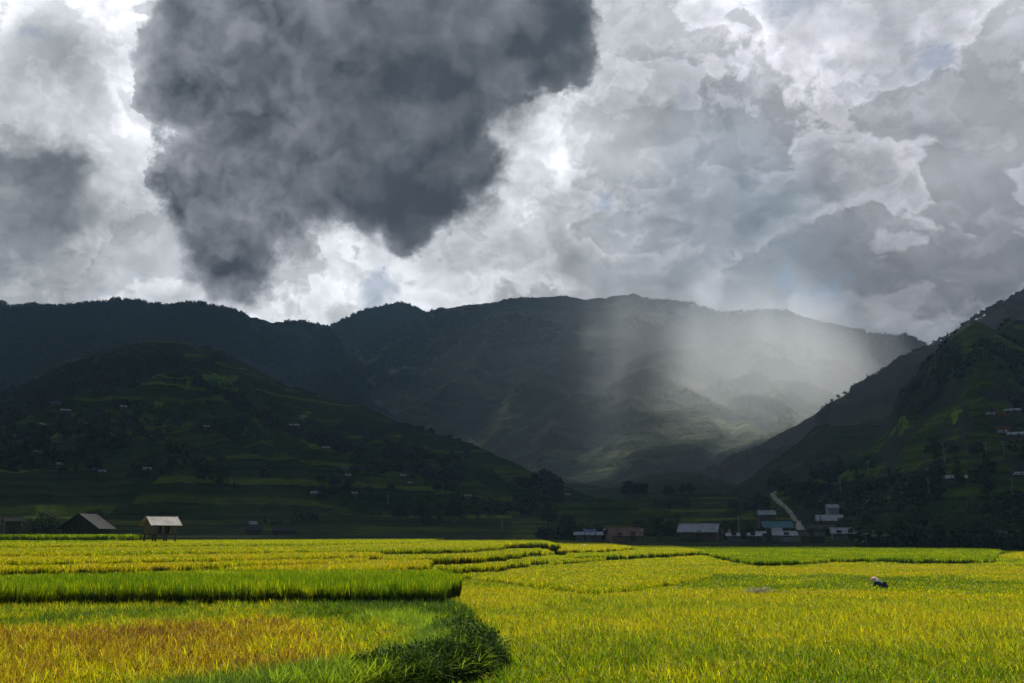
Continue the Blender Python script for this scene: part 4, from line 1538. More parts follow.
# blue tarpaulin shelter
x, y, z = V_(590, 209)
e = empty('tarpaulin_shelter', (x, y, z))
tag(e, 'bright blue tarpaulin stretched over poles left of the red roof', 'shelter')
mb = MB()
for sx_ in (-1.1, 1.1):
    for sy_ in (-0.9, 0.9):
        p_ = MB(); p_.tube([(sx_, sy_, -0.5), (sx_, sy_, 2.0 if sy_ < 0 else 2.6)], 0.04, 6); p_.build('post', M_frame, e)
V2, F2 = [], []
for i in range(9):
    for j in range(7):
        u, v = i / 8, j / 6
        V2.append((-1.3 + 2.6 * u, -1.1 + 2.2 * v, 2.0 + 0.62 * v - 0.22 * math.sin(math.pi * u) + 0.03 * math.sin(9 * u + 5 * v)))
for i in range(8):
    for j in range(6):
        k = i * 7 + j
        F2.append((k, k + 7, k + 8, k + 1))
link('tarpaulin', np_mesh('tarpaulin', V2, F2, [principled('blue_tarp', (0.02, 0.07, 0.27), 0.5)], smooth=True), e)

# little houses scattered over the hillsides: pixel of the base, width in pixels, roof, wall, label
HILL = [
    (66, 413, 10, 'white', 'white', 'long bright white roofed house high on the left hillside', 0.0),
    (56, 405, 9, 'blue', 'grey', 'bluish roof just above the long white one on the left hill', 0.2),
    (41, 430, 7, 'white', 'wood', 'tilted pale roof below the long white one on the left hill', 0.8),
    (26, 441, 4, 'white', 'white', 'tiny white gable among the trees near the left edge', 1.2),
    (14, 439, 3, 'white', 'white', 'narrow white hut leftmost on the hillside', 1.3),
    (37, 455, 6, 'grey', 'wood', 'grey roofed hut at a bend of the left hillside track', 0.6),
    (123, 411, 6, 'white', 'wood', 'small pale roof near the bright meadow on the left hill', 0.4),
    (88, 426, 5, 'white', 'wood', 'pale hut beside the light green strip on the left hill', 0.9),
    (60, 467, 6, 'white', 'wood', 'pale roofed hut above the dark grove at left', 0.3),
    (90, 472, 7, 'grey', 'wood', 'faint grey roof inside the dark grove at left', 0.0),
    (102, 474, 6, 'grey', 'wood', 'faint grey shed right of the grove roof at left', 0.2),
    (147, 472, 7, 'white', 'white', 'crisp white roof alone on the lower left terraces', 0.0),
    (206, 432, 4, 'white', 'white', 'tiny white roof in the middle of the left hill face', 0.1),
    (262, 423, 6, 'white', 'wood', 'small white roof left of the wider one on the hill shoulder', 0.0),
    (294, 427, 10, 'white', 'white', 'wide white roofed house on the shoulder of the left hill', 0.0),
    (326, 450, 7, 'white', 'wood', 'pale slanting roof below the shoulder of the left hill', -0.4),
    (345, 472, 6, 'blue', 'grey', 'left one of two small blue roofs on the lower left hill', 0.0),
    (363, 472, 5, 'blue', 'grey', 'right one of two small blue roofs on the lower left hill', 0.1),
    (348, 478, 4, 'grey', 'wood', 'tiny grey hut directly under the blue roofs', 0.0),
    (316, 496, 11, 'grey', 'grey', 'grey shed low on the terraces left of centre', 0.0),
    (354, 496, 4, 'white', 'white', 'small white hut beside the centre left grove', 0.3),
    (403, 478, 4, 'grey', 'wood', 'faint grey hut on the slope right of the blue roofs', 0.0),
    (410, 486, 3, 'white', 'white', 'tiny pale hut low on the hill toe', 0.5),
    (468, 498, 6, 'white', 'white', 'white roof above the grove at the toe of the left hill', -0.2),
    (567, 497, 6, 'white', 'white', 'bright white hut where the two hills meet', 0.0),
    (692, 457, 3, 'white', 'white', 'distant white speck of a house on the valley knoll', 0.0),
    (957, 482, 19, 'white', 'wood', 'long white roof low on the right hillside', 0.0),
    (985, 482, 7, 'white', 'wood', 'short white roof right of the long one on the right hillside', 0.0),
    (1019, 479, 12, 'white', 'white', 'large pale house cut by the right edge', 0.3),
    (1003, 437, 4, 'grey', 'wood', 'small grey hut on the red soil of the right hill', 0.0),
    (1016, 438, 18, 'white', 'brown', 'long white roof beneath the red soil cutting at the right edge', 0.0),
    (1013, 414, 14, 'white', 'wood', 'slanting white roof highest on the right hill', -0.15),
    (991, 418, 3, 'grey', 'wood', 'tiny grey hut left of the highest roof on the right hill', 0.0),
]
for (px, py, wp, rf, wl, lb, rz) in HILL:
    x, y, z = hit(px, py)
    D = math.hypot(x, y)
    w = max(3.0, wp * D / 995.0)
    house((x, y, z - 0.3), -math.atan2(x, y) + rz, w * 0.9, min(7, w * 0.6), 1.5, 0.55 + w * 0.07, rf, 'wood', lb, over=0.35,
          openings=((0.0, 'd'),) if D > 700 else ((-.25, 'w'), (.15, 'd')))

# ------------------------------------------------------------------ the hut on stilts
D = 118.0
x, y, _ = at_range(159.5, D)
zf = 2.55 - 0.8
e = empty('stilt_hut', (x, y, zf), 0.46 - math.atan2(x, y))
e.scale = (0.93, 0.93, 0.96)
tag(e, 'pale roofed plank hut on wooden stilts standing in the rice', 'hut')
W_, D_, H0, H1, RH = 2.9, 2.3, 1.62, 2.85, 0.85
M_hutwood = wood_mat('weathered_plank', (0.20, 0.165, 0.125), (0.06, 0.048, 0.038))
M_hutroof = roof_mat('weathered_sheet_roof', (0.46, 0.41, 0.37), rough=0.8)
for ix in (-1, 0, 1):
    for iy in (-1, 1):
        p_ = MB()
        p_.box((ix * (W_ / 2 - 0.07), iy * (D_ / 2 - 0.07), H0 / 2 - 0.2), (0.15, 0.15, H0 + 0.4))
        p_.build('leg', M_frame, e)
p_ = MB(); p_.box((0, 0, H0 + 0.05), (W_ + 0.25, D_ + 0.25, 0.12)); p_.build('floor', M_frame, e)
wl = MB()
r_ = random.Random(4)
def planks(x0, x1, yy, z0, z1, vert_axis='x'):
    n_ = max(1, int(abs(x1 - x0) / 0.2))
    for i in range(n_):
        a = x0 + (x1 - x0) * (i + 0.5) / n_
        wd = abs(x1 - x0) / n_ - 0.012
        off = r_.uniform(-0.012, 0.012)
        zt = z1(a) if callable(z1) else z1
        if vert_axis == 'x':
            wl.box((a, yy + off, (z0 + zt) / 2), (wd, 0.04, zt - z0))
        else:
            wl.box((yy + off, a, (z0 + zt) / 2), (0.04, wd, zt - z0))
planks(-W_ / 2, -W_ * 0.30, -D_ / 2, H0 + .11, H1)
planks(-W_ * 0.14, W_ * 0.02, -D_ / 2, H0 + .11, H1)
planks(W_ * 0.20, W_ / 2, -D_ / 2, H0 + .11, H1)
planks(-W_ / 2, W_ / 2, D_ / 2, H0 + .11, H1)
gab = lambda q: H1 + RH * (1 - abs(q) / (D_ / 2)) - 0.04
planks(-D_ / 2 + .03, D_ / 2 - .03, -W_ / 2, H0 + .11, gab, 'y')
planks(-D_ / 2 + .03, D_ / 2 - .03, W_ / 2, H0 + .11, gab, 'y')
wl.build('wall', M_hutwood, e)
ins = MB(); ins.box((0, 0.25, (H0 + H1) / 2 + 0.06), (W_ - 0.2, D_ - 0.8, H1 - H0 - 0.15)); ins.build('interior', M_hole, e)
for sx_ in (-.22, .11):
    p_ = MB(); p_.box((sx_ * W_, -D_ / 2 + 0.05, (H0 + H1) / 2 + .05), (0.09, 0.09, H1 - H0 - 0.12)); p_.build('post', M_frame, e)
rb = MB()
ang = math.atan2(RH, D_ / 2)
for sg in (-1, 1):
    L_ = math.hypot(D_ / 2, RH) + 0.42
    rb.box((0.05, sg * L_ / 2 * math.cos(ang), H1 + RH + 0.07 - L_ / 2 * math.sin(ang)), (W_ + 1.05, L_, 0.06), Matrix.Rotation(-sg * ang, 3, 'X'))
rf_ = rb.build('roof', M_hutroof, e)
bb = MB(); bb.box((0.05, 0, H1 + RH + 0.11), (W_ + 1.03, 0.2, 0.05)); bb.build('ridge_board', M_frame, rf_)

# ------------------------------------------------------------------ the dark barn and its neighbours
D = 150.0
x, y, z = at_range(86, D)
e = empty('barn', (x, y, z), 1.15 - math.atan2(x, y))
tag(e, 'large dark timber barn with wide eaves behind the green rice band', 'barn')
W_, D_, H_, RH = 4.4, 4.6, 2.75, 1.6
mb = MB()
for i in range(24):
    a = -D_ / 2 + D_ * (i + 0.5) / 24
    zt = H_ + RH * (1 - abs(a) / (D_ / 2)) - 0.04
    for sx_ in (-1, 1):
        mb.box((sx_ * W_ / 2 + r_.uniform(-.012, .012), a, zt / 2 - 0.3), (0.05, D_ / 24 - 0.015, zt + 0.6))
for i in range(28):
    a = -W_ / 2 + W_ * (i + 0.5) / 28
    for sy_ in (-1, 1):
        mb.box((a, sy_ * D_ / 2 + r_.uniform(-.012, .012), H_ / 2 - 0.3), (W_ / 28 - 0.015, 0.05, H_ + 0.6))
mb.build('wall', wood_mat('dark_plank', (0.085, 0.065, 0.05), (0.035, 0.028, 0.022)), e)
rb = MB()
ang = math.atan2(RH, D_ / 2)
for sg in (-1, 1):
    L_ = math.hypot(D_ / 2, RH) + 0.75
    rb.box((0, sg * L_ / 2 * math.cos(ang), H_ + RH + 0.07 - L_ / 2 * math.sin(ang)), (W_ + 1.3, L_, 0.07), Matrix.Rotation(-sg * ang, 3, 'X'))
rb.build('roof', RM['dark'], e)
p_ = MB(); p_.box((W_ / 2 + 0.04, 0.5, 1.0), (0.07, 1.1, 2.0)); p_.build('door', M_frame, e)

vhouse(2.5, 19, 518.5, 522, 172, 'dark', 'wood', 'small weathered shed at the left edge beyond the green band', 0.1, 2.5, openings=((0, 'd'),))
vhouse(244, 262, 525, 530, 250, 'dark', 'wood', 'low dark shed with pale sheets left of centre', 0.0, 3, openings=())
vhouse(247, 256, 521.5, 527, 262, 'white', 'white', 'small pale cabin behind the low dark shed left of centre', 0.6, 2.2, openings=())
vhouse(272, 296, 527, 531, 255, 'dark', 'wood', 'long low dark shed right of the pale cabin', 0.0, 3, openings=())
# ------------------------------------------------------------------ path up the slope
path_px = [(801, 531), (799, 525), (797, 519), (793, 514.5), (789, 511), (786, 507), (782, 503.5), (778, 500), (775, 496.5), (773, 494), (776, 492)]
pw = [hit(px, py, 215, 900) for px, py in path_px]
M_path = principled('pale_track', (0.42, 0.37, 0.31), 0.95, var=0.3, scale=0.4)
seg2 = np.cumsum([0] + [math.hypot(pw[i + 1][0] - pw[i][0], pw[i + 1][1] - pw[i][1]) for i in range(len(pw) - 1)])
V, F = [], []
n_ = 220
ts = np.linspace(0, seg2[-1], n_)
xs_, ys_ = np.interp(ts, seg2, [p[0] for p in pw]), np.interp(ts, seg2, [p[1] for p in pw])
for _ in range(3):
    xs_[1:-1] = (xs_[:-2] + xs_[1:-1] + xs_[2:]) / 3
    ys_[1:-1] = (ys_[:-2] + ys_[1:-1] + ys_[2:]) / 3
hz_ = ground_at(xs_, ys_)
for _ in range(6):
    hz_[1:-1] = np.maximum(hz_[1:-1], (hz_[:-2] + hz_[2:]) / 2)
for i in range(n_):
    wd = 1.15 + 0.35 * math.sin(i * 0.21) * math.sin(i * 0.07) + 0.1 * random.random()
    V += [(xs_[i] - wd, ys_[i], hz_[i] + 0.25), (xs_[i] + wd, ys_[i], hz_[i] + 0.25), (xs_[i] + wd, ys_[i], hz_[i] - 1.2), (xs_[i] - wd, ys_[i], hz_[i] - 1.2)]
for i in range(n_ - 1):
    k = i * 4
    F += [(k, k + 1, k + 5, k + 4), (k + 1, k + 2, k + 6, k + 5), (k + 3, k, k + 4, k + 7)]
o = link('path', np_mesh('path', V, F, [M_path]))
tag(o, 'pale dirt path winding up behind the village', None, None, 'structure')

# ------------------------------------------------------------------ meadows and bare plots lying on the slopes
def plot(pts, mat, name, label, D0=250, lift=0.6):
    """a patch of ground cover that follows the terrain, outline in pixels"""
    pts = np.array(pts, float)
    x0, x1, y0, y1 = pts[:, 0].min(), pts[:, 0].max(), pts[:, 1].min(), pts[:, 1].max()
    nx_, ny_ = max(8, int((x1 - x0) * 1.0)), max(5, int((y1 - y0) * 1.3))
    corner = [hit(a, b, D0) for a, b in pts]
    C3 = np.array(corner)
    poly = C3[:, :2]
    gx_ = np.linspace(poly[:, 0].min(), poly[:, 0].max(), 46)
    gy_ = np.linspace(poly[:, 1].min(), poly[:, 1].max(), 46)
    X_, Y_ = np.meshgrid(gx_, gy_, indexing='ij')
    sx, sy = (gx_[-1] - gx_[0]) * 0.05, (gy_[-1] - gy_[0]) * 0.05
    Xw, Yw = X_ + (fbm(X_ / 25, Y_ / 25, 3) - .5) * 2.5 * sx, Y_ + (fbm(X_ / 25, Y_ / 25, 3, 0.5, 4) - .5) * 2.5 * sy
    ins_ = inpoly(Xw, Yw, poly)
    Z_ = ground_at(X_.ravel(), Y_.ravel()).reshape(X_.shape) + lift
    id_ = np.arange(X_.size).reshape(X_.shape)
    q = ins_[:-1, :-1] & ins_[1:, :-1] & ins_[1:, 1:] & ins_[:-1, 1:]
    F_ = np.stack([id_[:-1, :-1], id_[1:, :-1], id_[1:, 1:], id_[:-1, 1:]], -1)[q]
    if len(F_) == 0:
        return
    o_ = link(name, np_mesh(name, np.stack([X_, Y_, Z_], -1).reshape(-1, 3), F_, [mat], smooth=True))
    tag(o_, label, None, None, 'structure')


M_mead = principled('meadow_grass', (0.10, 0.19, 0.02), 0.95, var=0.5, scale=0.03, spec=0.05)
M_mead2 = principled('young_rice', (0.24, 0.34, 0.03), 0.95, var=0.4, scale=0.05, spec=0.05)
M_red = principled('red_earth', (0.22, 0.07, 0.03), 0.95, var=0.4, scale=0.2, spec=0.05)
plot([(182, 391), (190, 378), (203, 373), (240, 374), (243, 378), (215, 384), (196, 390)], M_mead, 'meadow', 'bright green meadow near the top of the left hill')
plot([(297, 419), (302, 412), (312, 411), (308, 418)], M_mead, 'meadow', 'small green meadow beside the wide white house')
plot([(92, 420), (93, 417), (108, 418), (106, 421)], M_mead2, 'meadow', 'light green strip among the huts of the left hill')
plot([(140, 412), (146, 404), (165, 401), (172, 404), (155, 412)], M_mead, 'meadow', 'dull green meadow in the middle of the left hill')
plot([(294, 444), (300, 443), (326, 450), (318, 451)], M_mead, 'meadow', 'narrow green strip leading to the slanting roof')
plot([(88, 433), (92, 431), (104, 437), (100, 438)], M_mead2, 'meadow', 'slanting light strip below the light green one')
plot([(990, 432), (996, 429), (1030, 427), (1030, 431), (1000, 434)], M_red, 'soil', 'red soil cutting above the long white roof')
plot([(984, 418), (990, 415), (1008, 414), (1006, 417)], M_red, 'soil', 'thin red soil line left of the highest roof')
M_rockp = principled('dark_rock', (0.028, 0.028, 0.026), 0.95, var=0.5, scale=0.06, spec=0.1)
plot([(896, 412), (899, 398), (908, 384), (918, 373), (930, 361), (943, 348), (952, 339), (958, 343), (950, 362), (942, 380), (925, 398), (908, 412)], M_rockp, 'rock', 'dark crag under the top of the right hill')
plot([(884, 440), (893, 430), (905, 424), (914, 422), (905, 432), (893, 440)], M_mead, 'meadow', 'green ledge on the left flank of the right hill')
plot([(950, 418), (955, 412), (963, 410), (960, 416)], M_mead2, 'meadow', 'light green patch in the middle of the right hill')
plot([(836, 478), (850, 470), (868, 460), (872, 462), (855, 474), (842, 480)], M_mead, 'meadow', 'green foot of the right hill above the path trees')

# ------------------------------------------------------------------ poles
M_conc = principled('concrete_pole', (0.34, 0.33, 0.31), 0.8, scale=2)
def pole(px, ybase, ytop, label, lean=0.0, D=None):
    if D is None:
        x, y, z = hit(px, ybase)
    else:
        x, y, z = at_range(px, D)
    D = math.hypot(x, y)
    h = max(5.0, (ybase - ytop) * D / 995.0)
    e_ = empty('utility_pole', (x, y, z), -math.atan2(x, y))
    e_.rotation_euler.y = lean
    tag(e_, label, 'utility pole', 'poles on the slopes')
    m_ = MB(); m_.tube([(0, 0, -1), (0, 0, h)], [0.17, 0.10], 8); m_.build('post', M_conc, e_)
    m_ = MB(); m_.box((0, -0.14, h - 0.7), (1.8, 0.1, 0.12)); ar = m_.build('crossarm', M_conc, e_)
    for q in (-0.8, 0, 0.8):
        m_ = MB(); m_.tube([(q, -0.14, h - 0.64), (q, -0.14, h - 0.42)], [0.06, 0.04], 6); m_.build('insulator', WM['white'], ar)


for a in [(945.5, 463, 444, 'leaning pale pole on the right hillside below the meadow', -0.07), (868.5, 478, 461, 'pale pole at the left foot of the right hill'),
          (929, 495, 479, 'faint pole left of the long white roof'), (986.5, 456, 447, 'short pole above the right hillside houses'),
          (1004, 456, 445, 'pole at far right above the large pale house'), (841, 500, 480, 'pole in the dark trees right of the path'),
          (834, 488, 478, 'short pole just left of the pole in the dark trees'), (388, 504, 496, 'lone pole low on the left hill toe'),
          (502, 530, 518, 'pole left of the central grove'), (739, 540, 524, 'pole behind the grey walled village house'),
          (1013, 494, 482, 'pole at the right edge below the large pale house')]:
    pole(*a)

# ------------------------------------------------------------------ trees
# single trees in and round the village: pixel of the base, range, height in pixels
r_ = random.Random(21)
VT = [(560, 226, 12, 'b'), (572, 220, 18, 'b'), (583, 216, 15, 'b'), (548, 232, 10, 'c'), (566, 236, 20, 'b'), (599, 222, 13, 'b'), (648, 214, 14, 'b'),
      (658, 218, 20, 'b'), (668, 216, 17, 'b'), (676, 224, 19, 'm'), (640, 232, 15, 'b'), (724, 236, 14, 'b'), (738, 232, 17, 'b'), (750, 228, 14, 'b'),
      (745, 204, 7, 'b'), (768, 203, 8, 'b'), (846, 226, 17, 'b'), (812, 212, 9, 'b'), (860, 218, 18, 'b'), (822, 250, 16, 'c')]
ORD = 'first second third fourth fifth sixth seventh eighth ninth tenth eleventh twelfth'.split()


def nth(i, n, label):
    """names a tree by its turn from the left where a clump is small enough to count"""
    return label if n > 12 else '%s from left: %s' % (ORD[i], label)


words = {'b': 'round leafy', 'c': 'narrow pointed', 'm': 'feathery bamboo like'}
near_of = [(0, 575, 'left of the village'), (575, 605, 'beside the low pale sheds'), (605, 680, 'between the red roof and the big grey roof'), (680, 755, 'around the big grey roof'),
           (755, 805, 'by the foot of the path'), (805, 870, 'at the right end of the village')]
VT.sort()
cnt = {}
for q in VT:
    kk = (q[3], [w for a, b, w in near_of if a <= q[0] < b][0])
    cnt[kk] = cnt.get(kk, 0) + 1
seen_ = {}
for (px, D, hp, kd) in VT:
    x, y, z = at_range(px, D)
    h = hp * D / 995.0 + 1.2
    where = [w for a, b, w in near_of if a <= px < b][0]
    pr = {'b': T_BROAD, 'c': T_CONE, 'm': T_BAM}[kd]
    ii = seen_.get((kd, where), 0)
    seen_[(kd, where)] = ii + 1
    lb = 'dark %s tree %s' % (words[kd], where)
    tree(pr, (x, y, z - 0.2), h / 8.5, nth(ii, cnt[(kd, where)], lb) if cnt[(kd, where)] > 1 else lb, 'dark %s trees %s' % (words[kd], where), sx=r_.uniform(0.9, 1.3))
# dark grove at the far right behind the field
for i in range(38):
    px = 868 + (i * 37 % 180) + r_.uniform(-3, 3)
    D = r_.choice([186, 194, 205, 220, 240, 262])
    x, y, z = at_range(px, D)
    h = r_.uniform(4.0, 7.5) * (1 + (D - 190) / 220)
    tree(T_BROAD if r_.random() < .8 else T_CONE, (x, y, z - 0.2), h / 8.5, 'black green tree in the grove behind the right end of the field', 'trees of the grove at right', sx=1.2)
# trees on the slopes
def slope_trees(n, box, hh, label, group, kinds=('b',), protos=None, D0=200, sx=1.1):
    pts = sorted((r_.uniform(box[0], box[2]), r_.uniform(box[1], box[3])) for i in range(n))
    for i, (px, py) in enumerate(pts):
        x, y, z = hit(px, py, D0)
        pr = protos or (T_FARB + (T_FARC if 'c' in kinds else []))
        tree(pr, (x, y, z - 0.6), r_.uniform(*hh) / 8.5, nth(i, n, label), group, sx=sx)


slope_trees(9, (398, 518, 432, 527), (7, 11), 'dark tree in the left half of the hill toe grove', 'grove trees left part', protos=T_BROAD)
slope_trees(9, (435, 516, 492, 526), (8, 13), 'dark tree in the right half of the hill toe grove', 'grove trees right part', protos=T_BROAD + T_CONE)
slope_trees(5, (540, 520, 560, 527), (6, 9), 'dark pointed tree between the grove and the village', 'trees between grove and village', protos=T_CONE)
slope_trees(10, (618, 494, 645, 499), (11, 16), 'hazy tree in the left clump of the valley floor', 'left clump on the valley floor', D0=500)
slope_trees(8, (662, 494, 692, 500), (9, 13), 'hazy tree in the right clump of the valley floor', 'right clump on the valley floor', D0=500)
slope_trees(3, (772, 486, 780, 492), (11, 14), 'tall dark tree at the top of the path', 'trees at the top of the path', protos=T_BROAD, D0=400)
slope_trees(16, (808, 470, 868, 503), (6, 11), 'dark tree on the slope right of the path', 'slope trees right of the path', kinds=('b', 'c'))
slope_trees(18, (868, 452, 1000, 500), (6, 10), 'dark tree among the poles on the lower right hillside', 'trees of the lower right hillside', kinds=('b', 'c'))
slope_trees(18, (0, 462, 118, 478), (6, 10), 'black green tree of the grove low on the left hillside', 'grove low on the left hillside', kinds=('b', 'c'))
slope_trees(20, (5, 430, 135, 460), (6, 10), 'dark tree around the huts on the left hillside', 'trees round the huts at left', kinds=('b', 'c'))
slope_trees(12, (200, 420, 330, 450), (6, 9), 'dark tree on the middle of the left hill', 'trees on the middle of the left hill')
slope_trees(12, (440, 440, 475, 470), (7, 10), 'pointed tree on the falling hill shoulder', 'trees on the hill shoulder', kinds=('b', 'c'))
slope_trees(10, (300, 486, 400, 505), (6, 9), 'dark tree near the grey terrace shed', 'trees near the grey shed')
slope_trees(10, (640, 505, 760, 515), (5, 8), 'dark tree on the terraces above the big grey roof', 'trees above the big grey roof', D0=260)
slope_trees(6, (88, 518, 102, 524), (3.5, 5), 'small dark tree just behind the barn', 'small trees behind the barn', protos=T_BROAD, D0=158)


# skyline trees on the hazy slope at right
def crest_trees(L, px0, px1, n, hh, label, group, jit=12, back=0.0):
    for i in range(n):
        px = px0 + (px1 - px0) * ((i + r_.random()) / n)
        a, _ = pix_dir(px, 500)
        a = np.array([float(a)])
        Dc = float(L.fn(L.Dc, a)[0]) * (1 + back) + r_.uniform(-jit, jit)
        z = float(L.z(a, np.array([Dc]))[0])
        pr = T_FARB + (T_FARC if r_.random() < .3 else [])
        ht = r_.uniform(*hh)
        tree(pr, (Dc * math.sin(a[0]), Dc * math.cos(a[0]), z - 0.22 * ht), ht / 8.5, nth(i, n, label), group, sx=1.15)


crest_trees(L_ridge, 835, 872, 5, (8, 11), 'spaced out tree on the lower hazy crest', 'spaced trees on the lower crest', 6)
crest_trees(L_ridge, 872, 905, 12, (9, 15), 'tree in the clump halfway up the hazy crest', 'clump halfway up the crest', 10)
crest_trees(L_ridge, 905, 972, 30, (7, 14), 'tree on the upper crest of the hazy slope before the craggy top', 'trees on the upper crest', 12)
crest_trees(L_ridge, 978, 1040, 26, (10, 19), 'tree on the crest above the craggy top at the right edge', 'trees on the crest at the right edge', 14)
crest_trees(L_bump, 996, 1030, 10, (4, 8), 'bushy tree on the bump behind the craggy hill', 'trees on the bump', 6)

# ------------------------------------------------------------------ woods as one mass on the slopes
C_wood = bpy.data.collections.new('wood_tree')
for i in range(5):
    me = crown_mesh('wood', 300 + i, [(0, 0, 0.6, 1.0), (0.5, 0.2, 0.2, 0.7), (-0.4, 0.3, 0.3, 0.7)], 24, 0.34, M_leafd, 0.9)
    C_wood.objects.link(bpy.data.objects.new('wood_%d' % i, me))


def wood(L, px0, px1, u0, u1, n, size, label, thr=0.5, sc_=260, seed=0):
    a0, a1 = float(pix_dir(px0, 500)[0]), float(pix_dir(px1, 500)[0])
    a = rng.uniform(a0, a1, n)
    u = rng.uniform(u0, u1, n)
    Db, Dc = L.fn(L.Db, a), L.fn(L.Dc, a)
    r = Db + (Dc - Db) * u
    x, y = r * np.sin(a), r * np.cos(a)
    k = fbm(x / sc_, y / sc_, 4, 0.55, seed) > thr
    for qx, qy in zip(xs_[::4], ys_[::4]):
        k &= np.hypot(x - qx, y - qy) > 5.5
    a, r, x, y, u = a[k], r[k], x[k], y[k], u[k]
    z = L.z(a, r)
    s = rng.uniform(0.6, 1.25, len(a)) * size
    o_ = scatter('forest', np.stack([x, y, z - 0.2 * s], 1), C_wood, s[:, None] * np.array([[1, 1, 1.1]]), np.zeros(len(a)))
    tag(o_, label, 'forest', None, 'stuff')


wood(L_lhill, -60, 560, 0.45, 1.03, 14000, 2.9, 'dark scrub and woodland over the rounded left hill', 0.52, 170, 1)
wood(L_lhill, -60, 640, 0.0, 0.5, 4200, 2.8, 'dark groves between the terraces of the left hill', 0.60, 110, 2)
wood(L_right, 760, 1180, 0.05, 1.03, 7000, 2.8, 'dark scrub patches over the steep right hill', 0.54, 90, 3)
wood(L_ridge, 690, 1180, 0.75, 1.02, 5000, 4.5, 'woodland under the crest of the hazy slope', 0.50, 160, 4)
wood(L_left, -120, 360, 0.35, 1.02, 16000, 8.0, 'forest over the blue mountain range at left', 0.42, 500, 5)
wood(L_peak, 300, 440, 0.6, 1.02, 2500, 8.0, 'forest on the small rounded peak', 0.42, 400, 6)
wood(L_main, 300, 940, 0.55, 1.02, 9000, 8.0, 'scattered forest on the upper main mountain', 0.52, 500, 7)

def scrub(px0, px1, d0, d1, n, size, label):
    a = rng.uniform(float(pix_dir(px0, 500)[0]), float(pix_dir(px1, 500)[0]), n)
    r = rng.uniform(d0, d1, n)
    x, y = r * np.sin(a), r * np.cos(a)
    k = (r > back_line(x, y) + 5) & (np.abs(np.degrees(np.arctan2(x, y)) - 16.1) > 0.55)
    x, y = x[k], y[k]
    s = rng.uniform(0.5, 1.2, len(x)) * size
    o_ = scatter('undergrowth', np.stack([x, y, ground_at(x, y) - 0.1], 1), C_wood, s[:, None] * np.array([[1, 1, 1.0]]), np.zeros(len(x)))
    tag(o_, label, 'undergrowth', None, 'stuff')


scrub(862, 1150, 180, 270, 2600, 1.7, 'black undergrowth beneath the grove behind the right end of the field')
scrub(540, 600, 214, 250, 260, 1.3, 'dark undergrowth left of the village')
scrub(600, 862, 236, 262, 420, 1.2, 'dark undergrowth behind the village houses')

# ------------------------------------------------------------------ bushes near the left sheds and the leafy shrub on the bank
def shrub(loc, s, label, mat, seed, clumps, per=240, leaf=0.05, name='shrub', group=None):
    e_ = empty(name, loc)
    tag(e_, label, 'shrub', group)
    m_ = MB()
    rr = random.Random(seed)
    for (cx, cy_, cz, cr) in clumps:
        m_.tube([(cx * 0.2, cy_ * 0.2, -0.2), (cx * 0.6, cy_ * 0.6, cz * 0.5), (cx, cy_, cz)], [0.03 * s, 0.02 * s, 0.008 * s], 5)
    m_.build('stem', M_bark, e_)
    link('foliage', crown_mesh('foliage', seed, clumps, per, leaf, mat, 0.85), e_)
    return e_


x, y, z = at_range(41, 150)
cl = [(-0.9, 0, 1.0, 0.75), (0.2, 0.2, 1.3, 0.85), (1.0, 0, 0.9, 0.7), (-0.2, -0.3, 0.7, 0.8), (0.6, 0.1, 0.6, 0.7)]
shrub((x, y, z), 1, 'dark round bush between the small shed and the barn', M_leafd, 401, [(a * 1.5, b * 1.5, c_ * 2.6 + 0.4, d_ * 1.5) for a, b, c_, d_ in cl], 200, 0.12)
for i, (px, D, lb) in enumerate([(16, 178, 'pale green bush at the left edge behind the small shed'), (46, 182, 'tall pale green bush left behind the barn'),
                                 (68, 168, 'low green bush touching the left eave of the barn')]):
    x, y, z = at_range(px, D)
    q = [1.7, 2.2, 1.3][i]
    shrub((x, y, z), 1, lb, M_leafs, 410 + i, [(a * q, b * q, c_ * q, d_ * q) for a, b, c_, d_ in cl], 200, 0.09)
for i, (px, D, s_) in enumerate([(690, 206, 1.0), (660, 208, 0.8), (775, 200, 0.8), (758, 201, 0.7), (820, 203, 0.9)]):
    x, y, z = at_range(px, D)
    lbs = ['leafy bush in front of the big grey roofed house', 'grey green bush left of the big grey roofed house', 'bush in front of the low whitewashed house',
           'small bush before the grey walled house', 'bush before the low dark shed at the foot of the path']
    shrub((x, y, z), 1, lbs[i], M_leafm, 420 + i, [(a * s_, b * s_, c_ * s_, d_ * s_) for a, b, c_, d_ in cl], 200, 0.1)

# shrubs on the foreground bank
sp = [(0.58, 0.15, 0.7, 'leafy dark shrub at the middle of the foreground bank'), (0.67, 0.2, 0.85, 'broad leafy shrub near the right end of the foreground bank'),
      (0.73, 0.1, 0.7, 'leafy shrub at the rounded right tip of the foreground bank'), (0.76, 0.5, 0.5, 'smallest shrub behind the tip of the foreground bank'),
      (0.45, 0.0, 0.6, 'low shrub at the left of the foreground bank')]
for i, (t, off, s_, lb) in enumerate(sp):
    d_ = t * seg[-1]
    x, y = np.interp(d_, seg, E[:, 0]), np.interp(d_, seg, E[:, 1])
    cl2 = [(rr_.uniform(-.55, .55) * s_, rr_.uniform(-.45, .45) * s_, rr_.uniform(.15, .5) * s_, rr_.uniform(.14, .30) * s_) for rr_ in [random.Random(500 + i * 20 + q) for q in range(11)]]
    shrub((float(x), float(y) + off, 0.45), s_, lb, M_leafs, 430 + i, cl2, 1500, 0.022)

